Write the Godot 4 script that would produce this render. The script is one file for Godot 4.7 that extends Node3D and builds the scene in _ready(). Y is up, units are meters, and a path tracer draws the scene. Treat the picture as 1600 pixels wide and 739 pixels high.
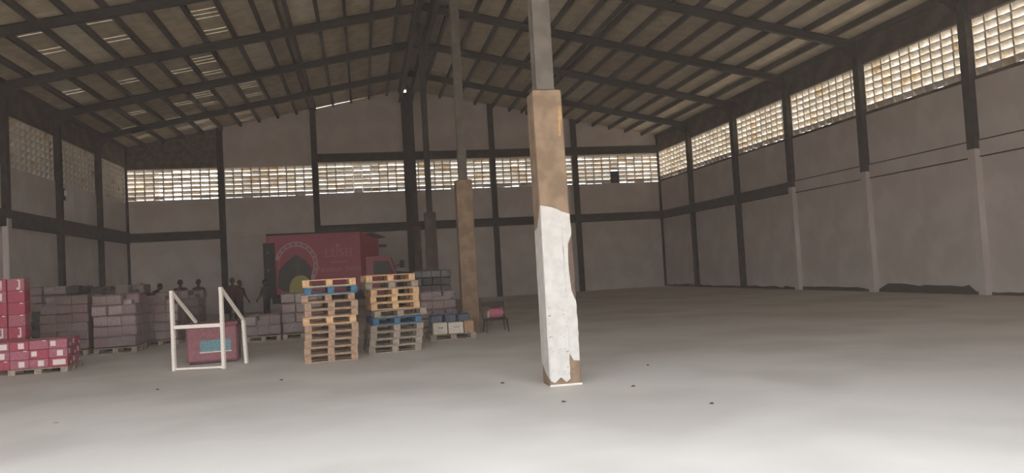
extends Node3D
# A dim warehouse seen from its open gate. Design axes: x right, y up, z forward (away from the gate); v3() turns them into Godot's.

const XL := -12.66          # inner face of the left wall
const XR := 18.52           # inner face of the right wall
const ZB := 45.6            # inner face of the back wall
const ZF := 2.5            # inner face of the gate wall
const RIDGE := 2.86
const SHEET := 12.62        # height of the roof sheets at the ridge
const SLOPE := 0.2
const PIL_W := 0.32
const PIL_P := 0.2

var M := {}
var used := {}
var rng := RandomNumberGenerator.new()
var window_count := 0

func v3(x: float, y: float, z: float) -> Vector3:
	return Vector3(x, y, -z)

# ------------------------------------------------------------------ naming
func numbered(parent: Node, called: String) -> String:
	var key := str(parent.get_instance_id()) + called
	var n: int = used.get(key, 0)
	used[key] = n + 1
	return called if n == 0 else "%s_%03d" % [called, n]

func node(called: String, at := Vector3.ZERO, parent: Node = null) -> Node3D:
	var p: Node = parent if parent else self
	var o := Node3D.new()
	o.name = numbered(p, called)
	o.position = at
	p.add_child(o, true)
	return o

func tag(o: Node, label: String, category := "", group := "", kind := "") -> Node:
	o.set_meta("label", label)
	if category: o.set_meta("category", category)
	if group: o.set_meta("group", group)
	if kind: o.set_meta("kind", kind)
	return o

func put(called: String, mesh: Mesh, m: Material, parent: Node, at := Vector3.ZERO, basis := Basis.IDENTITY) -> MeshInstance3D:
	var o := MeshInstance3D.new()
	o.name = numbered(parent, called)
	o.mesh = mesh
	o.material_override = m
	o.transform = Transform3D(basis, at)
	o.cast_shadow = GeometryInstance3D.SHADOW_CASTING_SETTING_ON
	parent.add_child(o, true)
	return o

func thing(called: String, label: String, category: String, at := Vector3.ZERO, turn := 0.0, group := "") -> Node3D:
	var o := node(called, at)
	o.rotation.y = turn
	tag(o, label, category, group)
	return o

func dup(o: Node3D, called: String, label: String, at: Vector3, turn: float, group := "") -> Node3D:
	var c: Node3D = o.duplicate()
	c.name = numbered(self, called)
	add_child(c, true)
	c.position = at
	c.rotation = Vector3(0, turn, 0)
	c.set_meta("label", label)
	if group: c.set_meta("group", group)
	return c

# ------------------------------------------------------------------ mesh helpers
func begin() -> SurfaceTool:
	var st := SurfaceTool.new()
	st.begin(Mesh.PRIMITIVE_TRIANGLES)
	return st

func tri(st: SurfaceTool, a: Vector3, b: Vector3, c: Vector3, away: Vector3) -> void:
	var n := (c - a).cross(b - a)
	if n.length() < 1e-12: return
	n = n.normalized()
	if n.dot((a + b + c) / 3.0 - away) < 0.0:
		var t := b; b = c; c = t
		n = -n
	for p in [a, b, c]:
		st.set_normal(n)
		st.add_vertex(p)

func quad(st: SurfaceTool, a: Vector3, b: Vector3, c: Vector3, d: Vector3, away: Vector3) -> void:
	tri(st, a, b, c, away)
	tri(st, a, c, d, away)

# box with its edges cut off by c
func box(st: SurfaceTool, at: Vector3, size: Vector3, c := 0.0, basis := Basis.IDENTITY) -> void:
	var h := size / 2.0
	if c <= 0.0:
		var f := func(x, y, z): return at + basis * Vector3(h.x * x, h.y * y, h.z * z)
		for s in [-1, 1]:
			quad(st, f.call(s, -1, -1), f.call(s, 1, -1), f.call(s, 1, 1), f.call(s, -1, 1), at)
			quad(st, f.call(-1, s, -1), f.call(1, s, -1), f.call(1, s, 1), f.call(-1, s, 1), at)
			quad(st, f.call(-1, -1, s), f.call(1, -1, s), f.call(1, 1, s), f.call(-1, 1, s), at)
		return
	# p(axis, sx, sy, sz): the corner point that lies on the face of that axis
	var p := func(axis: int, x, y, z):
		var q := Vector3(h.x * x, h.y * y, h.z * z)
		var s := Vector3(x, y, z) * c
		s[axis] = 0.0
		return at + basis * (q - s)
	for s in [-1, 1]:
		quad(st, p.call(0, s, -1, -1), p.call(0, s, 1, -1), p.call(0, s, 1, 1), p.call(0, s, -1, 1), at)
		quad(st, p.call(1, -1, s, -1), p.call(1, 1, s, -1), p.call(1, 1, s, 1), p.call(1, -1, s, 1), at)
		quad(st, p.call(2, -1, -1, s), p.call(2, 1, -1, s), p.call(2, 1, 1, s), p.call(2, -1, 1, s), at)
		for t in [-1, 1]:
			quad(st, p.call(0, s, t, -1), p.call(0, s, t, 1), p.call(1, s, t, 1), p.call(1, s, t, -1), at)
			quad(st, p.call(0, s, -1, t), p.call(0, s, 1, t), p.call(2, s, 1, t), p.call(2, s, -1, t), at)
			quad(st, p.call(1, -1, s, t), p.call(1, 1, s, t), p.call(2, 1, s, t), p.call(2, -1, s, t), at)
			for u in [-1, 1]:
				tri(st, p.call(0, s, t, u), p.call(1, s, t, u), p.call(2, s, t, u), at)

func box_mesh(size: Vector3, c := 0.0) -> ArrayMesh:
	var st := begin()
	box(st, Vector3.ZERO, size, c)
	return st.commit()

# a box between two corners given in design axes
func span(called: String, a: Vector3, b: Vector3, m: Material, parent: Node, c := 0.0) -> MeshInstance3D:
	var lo := Vector3(min(a.x, b.x), min(a.y, b.y), min(a.z, b.z))
	var hi := Vector3(max(a.x, b.x), max(a.y, b.y), max(a.z, b.z))
	var s := hi - lo
	var mid := (lo + hi) / 2.0
	return put(called, box_mesh(s, c), m, parent, v3(mid.x, mid.y, mid.z))

# prism over a polygon: points are 3D, pushed along `push`
func prism(st: SurfaceTool, pts: PackedVector3Array, push: Vector3, flat: PackedVector2Array) -> void:
	var mid := Vector3.ZERO
	for p in pts: mid += p / pts.size()
	mid += push / 2.0
	var idx := Geometry2D.triangulate_polygon(flat)
	for k in range(0, idx.size(), 3):
		var a := pts[idx[k]]
		var b := pts[idx[k + 1]]
		var c := pts[idx[k + 2]]
		tri(st, a, b, c, (a + b + c) / 3.0 + push)
		tri(st, a + push, b + push, c + push, (a + b + c) / 3.0)
	var area := 0.0
	for k in flat.size():
		area += flat[k].cross(flat[(k + 1) % flat.size()])
	for k in pts.size():
		var a := pts[k]
		var b := pts[(k + 1) % pts.size()]
		# outward side from the polygon's own winding
		var d2 := flat[(k + 1) % flat.size()] - flat[k]
		var out2 := Vector2(d2.y, -d2.x) * signf(area)
		var u := pts[1] - pts[0]
		var probe := flat[k] - out2.normalized() * 0.001
		var e := (b - a)
		var side := e.cross(push)
		# pick the sign of `side` that points outward by comparing with the polygon's plane coordinates
		var o3 := outward(pts, flat, out2)
		var away := (a + b) / 2.0 + push / 2.0 - o3
		quad(st, a, b, b + push, a + push, away)

func outward(pts: PackedVector3Array, flat: PackedVector2Array, dir: Vector2) -> Vector3:
	# the 3D direction that belongs to a direction in the polygon's own 2D coordinates
	for k in range(2, flat.size()):
		var e1 := flat[1] - flat[0]
		var e2 := flat[k] - flat[0]
		var det := e1.cross(e2)
		if absf(det) > 1e-9:
			var s := dir.cross(e2) / det
			var t := e1.cross(dir) / det
			return ((pts[1] - pts[0]) * s + (pts[k] - pts[0]) * t).normalized()
	return Vector3.UP

# polygon in the x-y plane (design x, y), from depth z to z + t
func plate(called: String, flat: PackedVector2Array, z: float, t: float, m: Material, parent: Node) -> MeshInstance3D:
	var st := begin()
	var pts := PackedVector3Array()
	for p in flat: pts.append(v3(p.x, p.y, z))
	prism(st, pts, Vector3(0, 0, -t), flat)
	return put(called, st.commit(), m, parent)

# polygon in the z-y plane at depth x, thickness t along x
func plate_x(called: String, flat: PackedVector2Array, x: float, t: float, m: Material, parent: Node) -> MeshInstance3D:
	var st := begin()
	var pts := PackedVector3Array()
	for p in flat: pts.append(v3(x, p.y, p.x))
	prism(st, pts, Vector3(t, 0, 0), flat)
	return put(called, st.commit(), m, parent)

func bar(st: SurfaceTool, a: Vector3, b: Vector3, w: float, h: float, c := 0.0, up := Vector3.UP) -> void:
	var z := (b - a).normalized()
	var x := up.cross(z)
	x = Vector3.RIGHT if x.length() < 0.01 else x.normalized()
	var y := z.cross(x)
	box(st, (a + b) / 2.0, Vector3(w, h, a.distance_to(b)), c, Basis(x, y, z))

# tube through rings: each ring is [center, radius]; the axis may bend
func tube(st: SurfaceTool, rings: Array, sides := 8, squash := 1.0) -> void:
	var all := []
	for k in rings.size():
		var c: Vector3 = rings[k][0]
		var a: Vector3 = rings[max(k - 1, 0)][0]
		var b: Vector3 = rings[min(k + 1, rings.size() - 1)][0]
		var z := (b - a).normalized()
		var x := Vector3.UP.cross(z)
		x = Vector3.RIGHT if x.length() < 0.05 else x.normalized()
		var y := z.cross(x)
		var ring := []
		for s in sides:
			var t := TAU * s / sides
			var d: Vector3 = x * cos(t) + y * sin(t) * squash
			ring.append([c + d * rings[k][1], d])
		all.append(ring)
	for k in rings.size() - 1:
		for s in sides:
			var t: int = (s + 1) % sides
			var q := [all[k][s], all[k][t], all[k + 1][t], all[k + 1][s]]
			for tr in [[0, 1, 2], [0, 2, 3]]:
				var pa: Vector3 = q[tr[0]][0]
				var pb: Vector3 = q[tr[1]][0]
				var pc: Vector3 = q[tr[2]][0]
				var n := (pc - pa).cross(pb - pa)
				var order: Array = tr if n.dot(q[tr[0]][1]) >= 0.0 else [tr[0], tr[2], tr[1]]
				for i in order:
					st.set_normal(q[i][1])
					st.add_vertex(q[i][0])
	for e in [0, rings.size() - 1]:
		var inner: Vector3 = rings[1][0] if e == 0 else rings[rings.size() - 2][0]
		for s in sides:
			tri(st, rings[e][0], all[e][s][0], all[e][(s + 1) % sides][0], inner)

# ------------------------------------------------------------------ materials
var noise_cache := {}
func noise_texture(a: Color, b: Color, freq: float, at: int, size := 256, low := 0.3, high := 0.7, kind := FastNoiseLite.TYPE_SIMPLEX_SMOOTH) -> NoiseTexture2D:
	var n := FastNoiseLite.new()
	n.seed = at
	n.noise_type = kind
	n.frequency = freq
	n.fractal_octaves = 4
	var g := Gradient.new()
	g.set_color(0, a); g.set_offset(0, low)
	g.set_color(1, b); g.set_offset(1, high)
	var t := NoiseTexture2D.new()
	t.width = size; t.height = size
	t.seamless = true
	t.noise = n
	t.color_ramp = g
	return t

func mat(key: String, a: Color, b: Color, rough := 0.9, metres := 2.0, freq := 0.02, low := 0.3, high := 0.7) -> StandardMaterial3D:
	var m := StandardMaterial3D.new()
	m.resource_name = key
	m.albedo_texture = noise_texture(a, b, freq, key.hash() % 1000, 256, low, high)
	m.uv1_triplanar = true
	m.uv1_world_triplanar = true
	m.uv1_scale = Vector3.ONE / metres
	m.roughness = rough
	M[key] = m
	return m

func bump(m: StandardMaterial3D, cm: float, freq := 0.05, at := 7) -> void:
	m.heightmap_enabled = true
	m.heightmap_scale = cm
	m.heightmap_texture = noise_texture(Color.BLACK, Color.WHITE, freq, at, 256, 0.2, 0.8)

func plain(key: String, c: Color, rough := 0.8, metal := 0.0) -> StandardMaterial3D:
	var m := StandardMaterial3D.new()
	m.resource_name = key
	m.albedo_color = c
	m.roughness = rough
	m.metallic = metal
	M[key] = m
	return m

func make_materials() -> void:
	var w := mat("white_wash", Color(0.81, 0.765, 0.745), Color(0.845, 0.805, 0.785), 0.95, 5.0, 0.012)
	bump(w, 0.4, 0.06, 11)
	mat("bare_concrete", Color(0.20, 0.18, 0.165), Color(0.26, 0.235, 0.215), 0.95, 3.0, 0.02)
	bump(M.bare_concrete, 0.6, 0.08, 3)
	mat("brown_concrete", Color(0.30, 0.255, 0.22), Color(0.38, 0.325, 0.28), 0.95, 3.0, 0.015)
	mat("bare_block", Color(0.36, 0.315, 0.285), Color(0.44, 0.39, 0.35), 0.95, 2.0, 0.02)
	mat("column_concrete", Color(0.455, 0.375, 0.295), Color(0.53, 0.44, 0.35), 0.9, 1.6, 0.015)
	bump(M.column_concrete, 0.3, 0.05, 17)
	mat("column_ochre", Color(0.60, 0.47, 0.30), Color(0.68, 0.55, 0.37), 0.9, 0.5, 0.03)
	var p := mat("white_paint", Color(0.705, 0.68, 0.65), Color(0.745, 0.725, 0.69), 0.85, 1.2, 0.02)
	bump(p, 0.25, 0.08, 23)
	mat("rough_mortar", Color(0.40, 0.33, 0.28), Color(0.55, 0.46, 0.39), 1.0, 0.3, 0.08)
	bump(M.rough_mortar, 1.5, 0.1, 29)
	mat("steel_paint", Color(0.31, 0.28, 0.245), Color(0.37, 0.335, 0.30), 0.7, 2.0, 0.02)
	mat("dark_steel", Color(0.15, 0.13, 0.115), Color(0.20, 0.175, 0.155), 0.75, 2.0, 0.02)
	mat("purlin_wood", Color(0.21, 0.175, 0.145), Color(0.28, 0.235, 0.195), 0.9, 1.5, 0.03)
	var f := mat("floor_screed", Color(0.785, 0.755, 0.712), Color(0.84, 0.812, 0.77), 0.62, 9.0, 0.01)
	mat("roof_sheet", Color(0.63, 0.575, 0.48), Color(0.73, 0.675, 0.575), 0.85, 4.0, 0.02)
	mat("roof_sheet_pale", Color(0.71, 0.665, 0.575), Color(0.80, 0.76, 0.675), 0.85, 4.0, 0.02)  # paler copy: stray sheets, plus window bounce painted in at the right eave
	mat("block_white", Color(0.80, 0.77, 0.725), Color(0.87, 0.845, 0.80), 0.9, 2.0, 0.03)
	mat("block_tan", Color(0.76, 0.68, 0.56), Color(0.86, 0.79, 0.68), 0.9, 2.0, 0.03)
	mat("earth", Color(0.52, 0.47, 0.40), Color(0.64, 0.585, 0.51), 1.0, 12.0, 0.02)
	mat("asphalt", Color(0.44, 0.42, 0.40), Color(0.50, 0.48, 0.46), 1.0, 3.0, 0.03)
	mat("pallet_wood", Color(0.545, 0.44, 0.355), Color(0.635, 0.525, 0.43), 0.9, 0.7, 0.03)
	mat("pallet_wood_pale", Color(0.72, 0.57, 0.415), Color(0.80, 0.655, 0.49), 0.9, 0.7, 0.03)
	mat("pallet_wood_grey", Color(0.52, 0.46, 0.405), Color(0.62, 0.555, 0.49), 0.9, 0.7, 0.03)
	mat("pallet_blue", Color(0.19, 0.345, 0.44), Color(0.25, 0.41, 0.51), 0.8, 0.7, 0.03)
	mat("carton_red", Color(0.57, 0.22, 0.285), Color(0.63, 0.26, 0.33), 0.75, 0.5, 0.03)
	mat("carton_pink", Color(0.57, 0.315, 0.36), Color(0.63, 0.36, 0.41), 0.75, 0.5, 0.03)
	mat("paper_label", Color(0.78, 0.715, 0.69), Color(0.87, 0.815, 0.79), 0.9, 0.3, 0.05)
	mat("carton_white", Color(0.72, 0.675, 0.61), Color(0.81, 0.765, 0.70), 0.85, 0.5, 0.03)
	mat("carton_brown", Color(0.56, 0.44, 0.335), Color(0.65, 0.52, 0.40), 0.9, 0.5, 0.03)
	mat("crate_red", Color(0.47, 0.285, 0.305), Color(0.53, 0.325, 0.345), 0.7, 0.8, 0.03)
	mat("crate_teal", Color(0.33, 0.46, 0.48), Color(0.42, 0.55, 0.565), 0.7, 0.4, 0.03)
	mat("frame_white", Color(0.80, 0.755, 0.70), Color(0.88, 0.84, 0.79), 0.6, 0.4, 0.04)
	for k in [["wrap_rose", Color(0.49, 0.395, 0.385)], ["wrap_brown", Color(0.46, 0.38, 0.36)], ["wrap_grey", Color(0.49, 0.43, 0.425)], ["wrap_dark", Color(0.19, 0.17, 0.165)], ["wrap_blue", Color(0.24, 0.29, 0.37)]]:  # wrap_dark also puts shade into the colour of the third-column load
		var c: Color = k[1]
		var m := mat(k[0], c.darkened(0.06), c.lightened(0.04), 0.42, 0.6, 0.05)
		m.clearcoat_enabled = true
		m.clearcoat = 0.5
		m.clearcoat_roughness = 0.2
		bump(m, 1.2, 0.06, 61)
	plain("truck_pink", Color(0.60, 0.20, 0.29), 0.5)
	plain("truck_dark", Color(0.10, 0.09, 0.09), 0.7)
	plain("truck_glass", Color(0.05, 0.06, 0.065), 0.5)
	plain("truck_grey", Color(0.45, 0.42, 0.40), 0.6)
	plain("print_pale", Color(0.72, 0.45, 0.48), 0.7)
	plain("tyre_rubber", Color(0.06, 0.055, 0.055), 0.95)
	plain("hub_steel", Color(0.35, 0.33, 0.32), 0.5, 0.6)
	plain("lamp_white", Color(0.85, 0.84, 0.82), 0.5)
	plain("chip_dark", Color(0.22, 0.2, 0.18), 0.9)
	plain("chip_pale", Color(0.62, 0.60, 0.58), 0.9)
	plain("hair_black", Color(0.06, 0.05, 0.05), 0.9)
	plain("stool_dark", Color(0.12, 0.11, 0.105), 0.7)
	mat("dirt_band", Color(0.25, 0.22, 0.20), Color(0.34, 0.30, 0.27), 1.0, 1.0, 0.05)
	var sk := StandardMaterial3D.new()
	sk.resource_name = "person_cloth"
	sk.vertex_color_use_as_albedo = true
	sk.roughness = 0.9
	M["person_cloth"] = sk

# ------------------------------------------------------------------ breeze-block windows
var block_meshes := []
const BLOCK_W := 0.474
const BLOCK_H := 0.25
func make_block(gap: float, w: float, h: float, depth := 0.15) -> ArrayMesh:
	# block in its own axes: x across, y up, z towards the room; one sloping fin from the inner top down to the outer edge
	var st := begin()
	var e := 0.03
	for s in [-1, 1]:
		box(st, Vector3(s * (w / 2 - e / 2), 0, 0), Vector3(e, h, depth), 0.003)
	var inner := Vector3(0, h / 2 - 0.014, depth / 2 - 0.012)
	var outer := Vector3(0, -h / 2 + h * gap + 0.012, -depth / 2 + 0.006)
	bar(st, outer, inner, w - 2 * e, 0.018, 0.0)
	# the square nose of the fin towards the room
	box(st, Vector3(0, h / 2 - 0.019, depth / 2 - 0.012), Vector3(w - 2 * e, 0.038, 0.022), 0.004)
	return st.commit()

func breeze_window(label: String, at: Vector3, turn: float, width: float, height: float, cols: int, rows: int, seen := true, filled := [], tan_share := 0.15, gaps := [0.28, 0.16, 0.1, 0.36]) -> void:
	# at: centre of the opening (Godot axes), turn: so that local +z looks into the room
	window_count += 1
	var w := node("window_%d" % window_count, at)
	w.rotation.y = turn
	tag(w, label, "", "", "structure")
	var bw := width / cols
	var bh := height / rows
	var shapes := []
	for g in gaps:
		shapes.append(make_block(g, bw - 0.004, bh - 0.004))
	if not seen:
		var mm := MultiMesh.new()
		mm.transform_format = MultiMesh.TRANSFORM_3D
		mm.mesh = shapes[1]
		mm.instance_count = cols * rows
		for i in cols:
			for j in rows:
				mm.set_instance_transform(i * rows + j, Transform3D(Basis.IDENTITY, Vector3((i + 0.5) * bw - width / 2, (j + 0.5) * bh - height / 2, 0)))
		var o := MultiMeshInstance3D.new()
		o.name = "breeze_blocks"
		o.multimesh = mm
		o.material_override = M.block_white
		o.set_meta("kind", "stuff")
		w.add_child(o)
		return
	for j in rows:
		for i in cols:
			var p := Vector3((i + 0.5) * bw - width / 2, height / 2 - (j + 0.5) * bh, 0)
			if [i, j] in filled:
				put("filled_block", box_mesh(Vector3(bw - 0.004, bh - 0.004, 0.15), 0.004), M.bare_concrete, w, p)
				continue
			var r := rng.randf()
			var k := 0 if r < 0.3 else 1 if r < 0.65 else 2 if r < 0.88 else 3
			put("breeze_block", shapes[k], M.block_tan if rng.randf() < tan_share else M.block_white, w, p)

# ------------------------------------------------------------------ structure
func roof_y(x: float) -> float:
	return SHEET - SLOPE * absf(x - RIDGE)

func build_shell() -> void:
	var f := span("floor", Vector3(XL - 0.2, -0.3, ZF - 0.2), Vector3(XR + 0.2, 0, ZB + 0.2), M.floor_screed, self)
	tag(f, "smooth pale grey screed floor across the whole hall", "", "", "structure")
	var g := span("ground", Vector3(-70, -0.5, -60), Vector3(70, -0.31, 100), M.earth, self)
	tag(g, "pale earth ground outside around the hall", "", "", "structure")
	var ap := span("trim_1", Vector3(XL, -0.305, ZF - 14), Vector3(XR, -0.01, ZF - 0.21), M.asphalt, self)
	tag(ap, "worn grey yard apron outside the open gate", "", "", "structure")

	# ---- right wall
	var wr := node("wall_right")
	tag(wr, "right whitewashed side wall with pillars and a run of breeze block windows", "", "", "structure")
	var zr := [3.4, 4.75, 9.75, 14.95, 20.13, 25.32, 30.32, 35.27, 40.67]
	var ends: Array = zr + [ZB]
	for k in range(1, zr.size()):
		var z0: float = zr[k] + PIL_W
		var z1: float = ends[k + 1]
		var dark := z0 > 30.0
		if k > 0:
			var zp: float = zr[k]
			span("pillar", Vector3(XR - PIL_P, 4.45 if zp < 35 else 0.0, zp), Vector3(XR + 0.2, 9.35, zp + PIL_W), M.bare_concrete, wr, 0.01)
			if zp < 35:
				span("pilaster", Vector3(XR - PIL_P, 0.0, zp), Vector3(XR + 0.2, 4.45 if zp < 25 else 4.45, zp + PIL_W), M.white_wash, wr, 0.015)
		span("plaster_panel", Vector3(XR, 0, z0), Vector3(XR + 0.22, 4.21, z1), M.white_wash, wr)
		span("plaster_panel", Vector3(XR, 4.69, z0), Vector3(XR + 0.22, 6.55, z1), M.white_wash, wr)
		span("tie_beam", Vector3(XR - (0.16 if dark else 0.05), 4.21, z0), Vector3(XR + 0.22, 4.69, z1), M.bare_concrete if dark else M.white_wash, wr, 0.015)
		if not dark:
			for yj in [4.2, 4.7]:
				span("mortar_joint", Vector3(XR - 0.054, yj - 0.018, z0), Vector3(XR + 0.1, yj + 0.018, z1), M.dirt_band, wr)
		# ragged bare mortar under the windows
		span("window_sill", Vector3(XR - 0.03, 6.55, z0), Vector3(XR + 0.22, 6.65, z1), M.brown_concrete, wr, 0.01)
		span("lintel_beam", Vector3(XR - 0.05, 8.43, z0), Vector3(XR + 0.22, 9.37 if k == 4 else 9.455, z1), M.brown_concrete, wr, 0.01)
		var mid := (z0 + z1) / 2
		var names := ["", "", "", "", "nearest the camera, cut by the right frame edge", "second from the near end", "third from the near end", "third from the back corner", "second from the back corner", "in the back corner"]
		breeze_window("breeze block window of the right wall, " + (names[k + 1] if k >= 3 else "one of those beside the gate"), v3(XR + 0.11, 7.54, mid), -PI / 2, z1 - z0, 1.78, int(round((z1 - z0) / BLOCK_W)), 7, k >= 3, [], 0.04, [0.2, 0.15, 0.1, 0.25])
	# ---- left wall
	var wl := node("wall_left")
	tag(wl, "left side wall with dark pillars and dim breeze block windows", "", "", "structure")
	var zl := [3.4, 5.1, 10.2, 15.3, 20.4, 25.5, 30.6, 35.65, 40.77]
	ends = zl + [ZB]
	for k in zl.size():
		var z0: float = zl[k] + PIL_W if k > 0 else ZF
		var z1: float = ends[k + 1]
		if k > 0:
			var zp: float = zl[k]
			var whole := zp > 33
			span("pillar", Vector3(XL - 0.2, 0.0 if whole else 4.45, zp), Vector3(XL + PIL_P, 9.35, zp + PIL_W), M.bare_concrete, wl, 0.01)
			if not whole:
				span("pilaster", Vector3(XL - 0.2, 0.0, zp), Vector3(XL + PIL_P, 4.45, zp + PIL_W), M.white_wash, wl, 0.015)
		span("plaster_panel", Vector3(XL - 0.22, 0, z0), Vector3(XL, 4.16, z1), M.white_wash, wl)
		span("plaster_panel", Vector3(XL - 0.22, 4.78, z0), Vector3(XL, 6.42, z1), M.white_wash, wl)
		span("tie_beam", Vector3(XL - 0.22, 4.16, z0), Vector3(XL + 0.16, 4.78, z1), M.bare_concrete, wl, 0.015)
		span("lintel_beam", Vector3(XL - 0.22, 8.36, z0), Vector3(XL + 0.05, 9.485, z1), M.brown_concrete, wl, 0.01)
		var nm := ["sliver cut by the left frame edge", "nearest whole one in view, behind the first dark pillar", "middle one of the three in view", "beside the back corner"]
		breeze_window("dim breeze block window high on the left wall, " + (nm[k - 5] if k >= 5 else "one of those out of view"), v3(XL - 0.11, 7.39, (z0 + z1) / 2), PI / 2, z1 - z0, 1.94, int(round((z1 - z0) / BLOCK_W)), 7, k >= 5, [], 0.06, [0.16, 0.1, 0.06, 0.22])
	# unseen wall added close outside the left wall to dim its windows
	var nb := span("wall_unseen_dimmer", Vector3(XL - 3.0, -0.3, -2), Vector3(XL - 1.7, 11.5, 60), M.bare_block, self)
	tag(nb, "unseen grey block wall added outside the left windows to dim them", "", "", "structure")

	# ---- back wall
	var wb := node("wall_back")
	tag(wb, "whitewashed gable back wall with dark frame and breeze block windows", "", "", "structure")
	var xs := [-7.63, -2.47, 2.82, 7.92, 13.04]
	var xe: Array = [XL] + xs + [XR]
	for x in xs:
		var wide := 0.2 if absf(x - 2.82) < 0.1 else 0.16
		var low := 0.24 if wide > 0.18 else 0.03
		plate("pillar", PackedVector2Array([Vector2(x - wide, 0), Vector2(x + wide, 0), Vector2(x + wide, roof_y(x + wide) - low), Vector2(x - wide, roof_y(x - wide) - low)]), ZB - PIL_P, PIL_P + 0.2, M.bare_concrete, wb)
	for s in [-1, 1]:
		var xc: float = XL if s < 0 else XR - 0.12
		span("corner_pillar", Vector3(xc, 0, ZB - 0.12), Vector3(xc + 0.12, 9.3, ZB), M.bare_concrete, wb)
	for k in 6:
		var a: float = xe[k] + (0.16 if k > 0 else 0.0)
		var b: float = xe[k + 1] - (0.16 if k < 5 else 0.0)
		var lo := 6.50 if k < 2 else 6.56
		var hi := 8.24 if k < 2 else 8.32
		span("plaster_panel", Vector3(a, 0, ZB), Vector3(b, 4.21, ZB + 0.22), M.white_wash, wb)
		span("tie_beam", Vector3(a, 4.21, ZB - (0.03 if k == 1 else 0.12)), Vector3(b, 4.70, ZB + 0.22), M.white_wash if k == 1 else M.bare_concrete, wb, 0.01)
		span("plaster_panel", Vector3(a, 4.70, ZB), Vector3(b, lo, ZB + 0.22), M.white_wash, wb)
		var top := hi
		if k >= 2:
			span("upper_beam", Vector3(a, 8.36, ZB - 0.14), Vector3(b, 8.84, ZB + 0.22), M.bare_concrete, wb, 0.01)
			top = 8.84
			span("lintel", Vector3(a, hi, ZB - 0.02), Vector3(b, 8.36, ZB + 0.22), M.white_wash, wb)
		var gap := 0.025
		var poly := PackedVector2Array([Vector2(a, top), Vector2(b, top), Vector2(b, roof_y(b) - gap), Vector2(a, roof_y(a) - gap)])
		if k == 0:
			# bare blockwork, course by course
			var y := top
			while y < roof_y(b) - 0.05:
				var y2: float = min(y + 0.24, roof_y(b) - 0.03)
				var x0: float = max(a, RIDGE - (SHEET - 0.028 - y - 0.012) / SLOPE)
				var x1: float = clampf(RIDGE - (SHEET - 0.028 - y2) / SLOPE, x0 + 0.01, b)
				var xb0: float = a + (0.23 if int(round((y - top) / 0.24)) % 2 else 0.46)
				var left := x0
				while left < b - 0.01:
					var right: float = min(xb0, b)
					xb0 += 0.46
					if right - left < 0.02: continue
					var pl := PackedVector2Array([Vector2(left + 0.005, y + 0.012), Vector2(right - 0.005, y + 0.012)])
					pl.append(Vector2(right - 0.005, min(y2, roof_y(right) - 0.028)))
					if x1 > left and x1 < right: pl.append(Vector2(x1, y2))
					pl.append(Vector2(left + 0.005, clampf(roof_y(left) - 0.028, y + 0.014, y2)))
					plate("concrete_block", pl, ZB + rng.randf_range(0.0, 0.012), 0.17, M.bare_block, wb)
					left = right
				y += 0.24
			span("block_backing", Vector3(a, top, ZB + 0.17), Vector3(b, 9.4, ZB + 0.22), M.brown_concrete, wb)
		else:
			if k == 2: poly = PackedVector2Array([Vector2(a, top), Vector2(b, top), Vector2(b, roof_y(b) - 0.025), Vector2(0.7, roof_y(0.7) - 0.03), Vector2(0.5, roof_y(0.5) - 0.07), Vector2(a, roof_y(a) - 0.085)])
			plate("gable_panel", poly, ZB, 0.22, M.white_wash, wb)
		var n := ["leftmost, under bare blockwork", "second from the left, above the truck", "third from the left, left of the centre pillar", "just right of the centre pillar", "fifth from the left, behind the painted column", "rightmost, with three filled blocks"]
		var fill := [[4, 4], [4, 5], [4, 6]] if k == 5 else []
		breeze_window("breeze block window of the back wall, " + n[k], v3((a + b) / 2, (lo + hi) / 2, ZB + 0.11), 0.0, b - a, hi - lo, 10, 7, true, fill, 0.16, [0.36, 0.25, 0.13, 0.45] if k == 0 else [0.15, 0.08, 0.03, 0.26])
	# ---- gate wall behind the camera, with its wide open gate
	var wf := node("wall_front")
	tag(wf, "gate wall behind the camera with a wide open gateway", "", "", "structure")
	var gx0 := GATE_X0
	var gx1 := GATE_X1
	span("wall_panel", Vector3(XL - 0.2, 0, ZF - 0.22), Vector3(gx0, 9.4, ZF), M.white_wash, wf)
	span("wall_panel", Vector3(gx1, 0, ZF - 0.22), Vector3(XR + 0.2, 9.4, ZF), M.white_wash, wf)
	span("wall_panel", Vector3(gx0, GATE_H, ZF - 0.22), Vector3(gx1, 9.4, ZF), M.white_wash, wf)
	plate("gable_panel", PackedVector2Array([Vector2(XL - 0.2, 9.4), Vector2(XR + 0.2, 9.4), Vector2(XR + 0.2, roof_y(XR + 0.2) - 0.02), Vector2(RIDGE, SHEET - 0.02), Vector2(XL - 0.2, roof_y(XL - 0.2) - 0.02)]), ZF - 0.22, 0.22, M.white_wash, wf)

	# ---- dirty skirting where the right wall meets the floor
	var st := begin()
	var z := 12.0
	var hh := 0.12
	while z < ZB - 0.2:
		var z2: float = min(z + rng.randf_range(0.25, 0.7), ZB - 0.2)
		var h2: float = rng.randf_range(0.07, 0.16) + (0.16 if z > 20.5 and z < 24.8 else 0.0)
		var pts := [v3(XR - 0.012, 0, z), v3(XR - 0.012, hh, z), v3(XR - 0.012, h2, z2), v3(XR - 0.012, 0, z2)]
		quad(st, pts[0], pts[1], pts[2], pts[3], v3(XR + 1, 0, z))
		quad(st, pts[1], pts[2], pts[2] + Vector3(0.012, 0, 0), pts[1] + Vector3(0.012, 0, 0), v3(XR, -1, z))
		z = z2
		hh = h2
	var bb := put("baseboard_right", st.commit(), M.dirt_band, self)
	tag(bb, "ragged dark strip of unpainted wall along the foot of the right wall", "", "", "structure")

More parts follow.
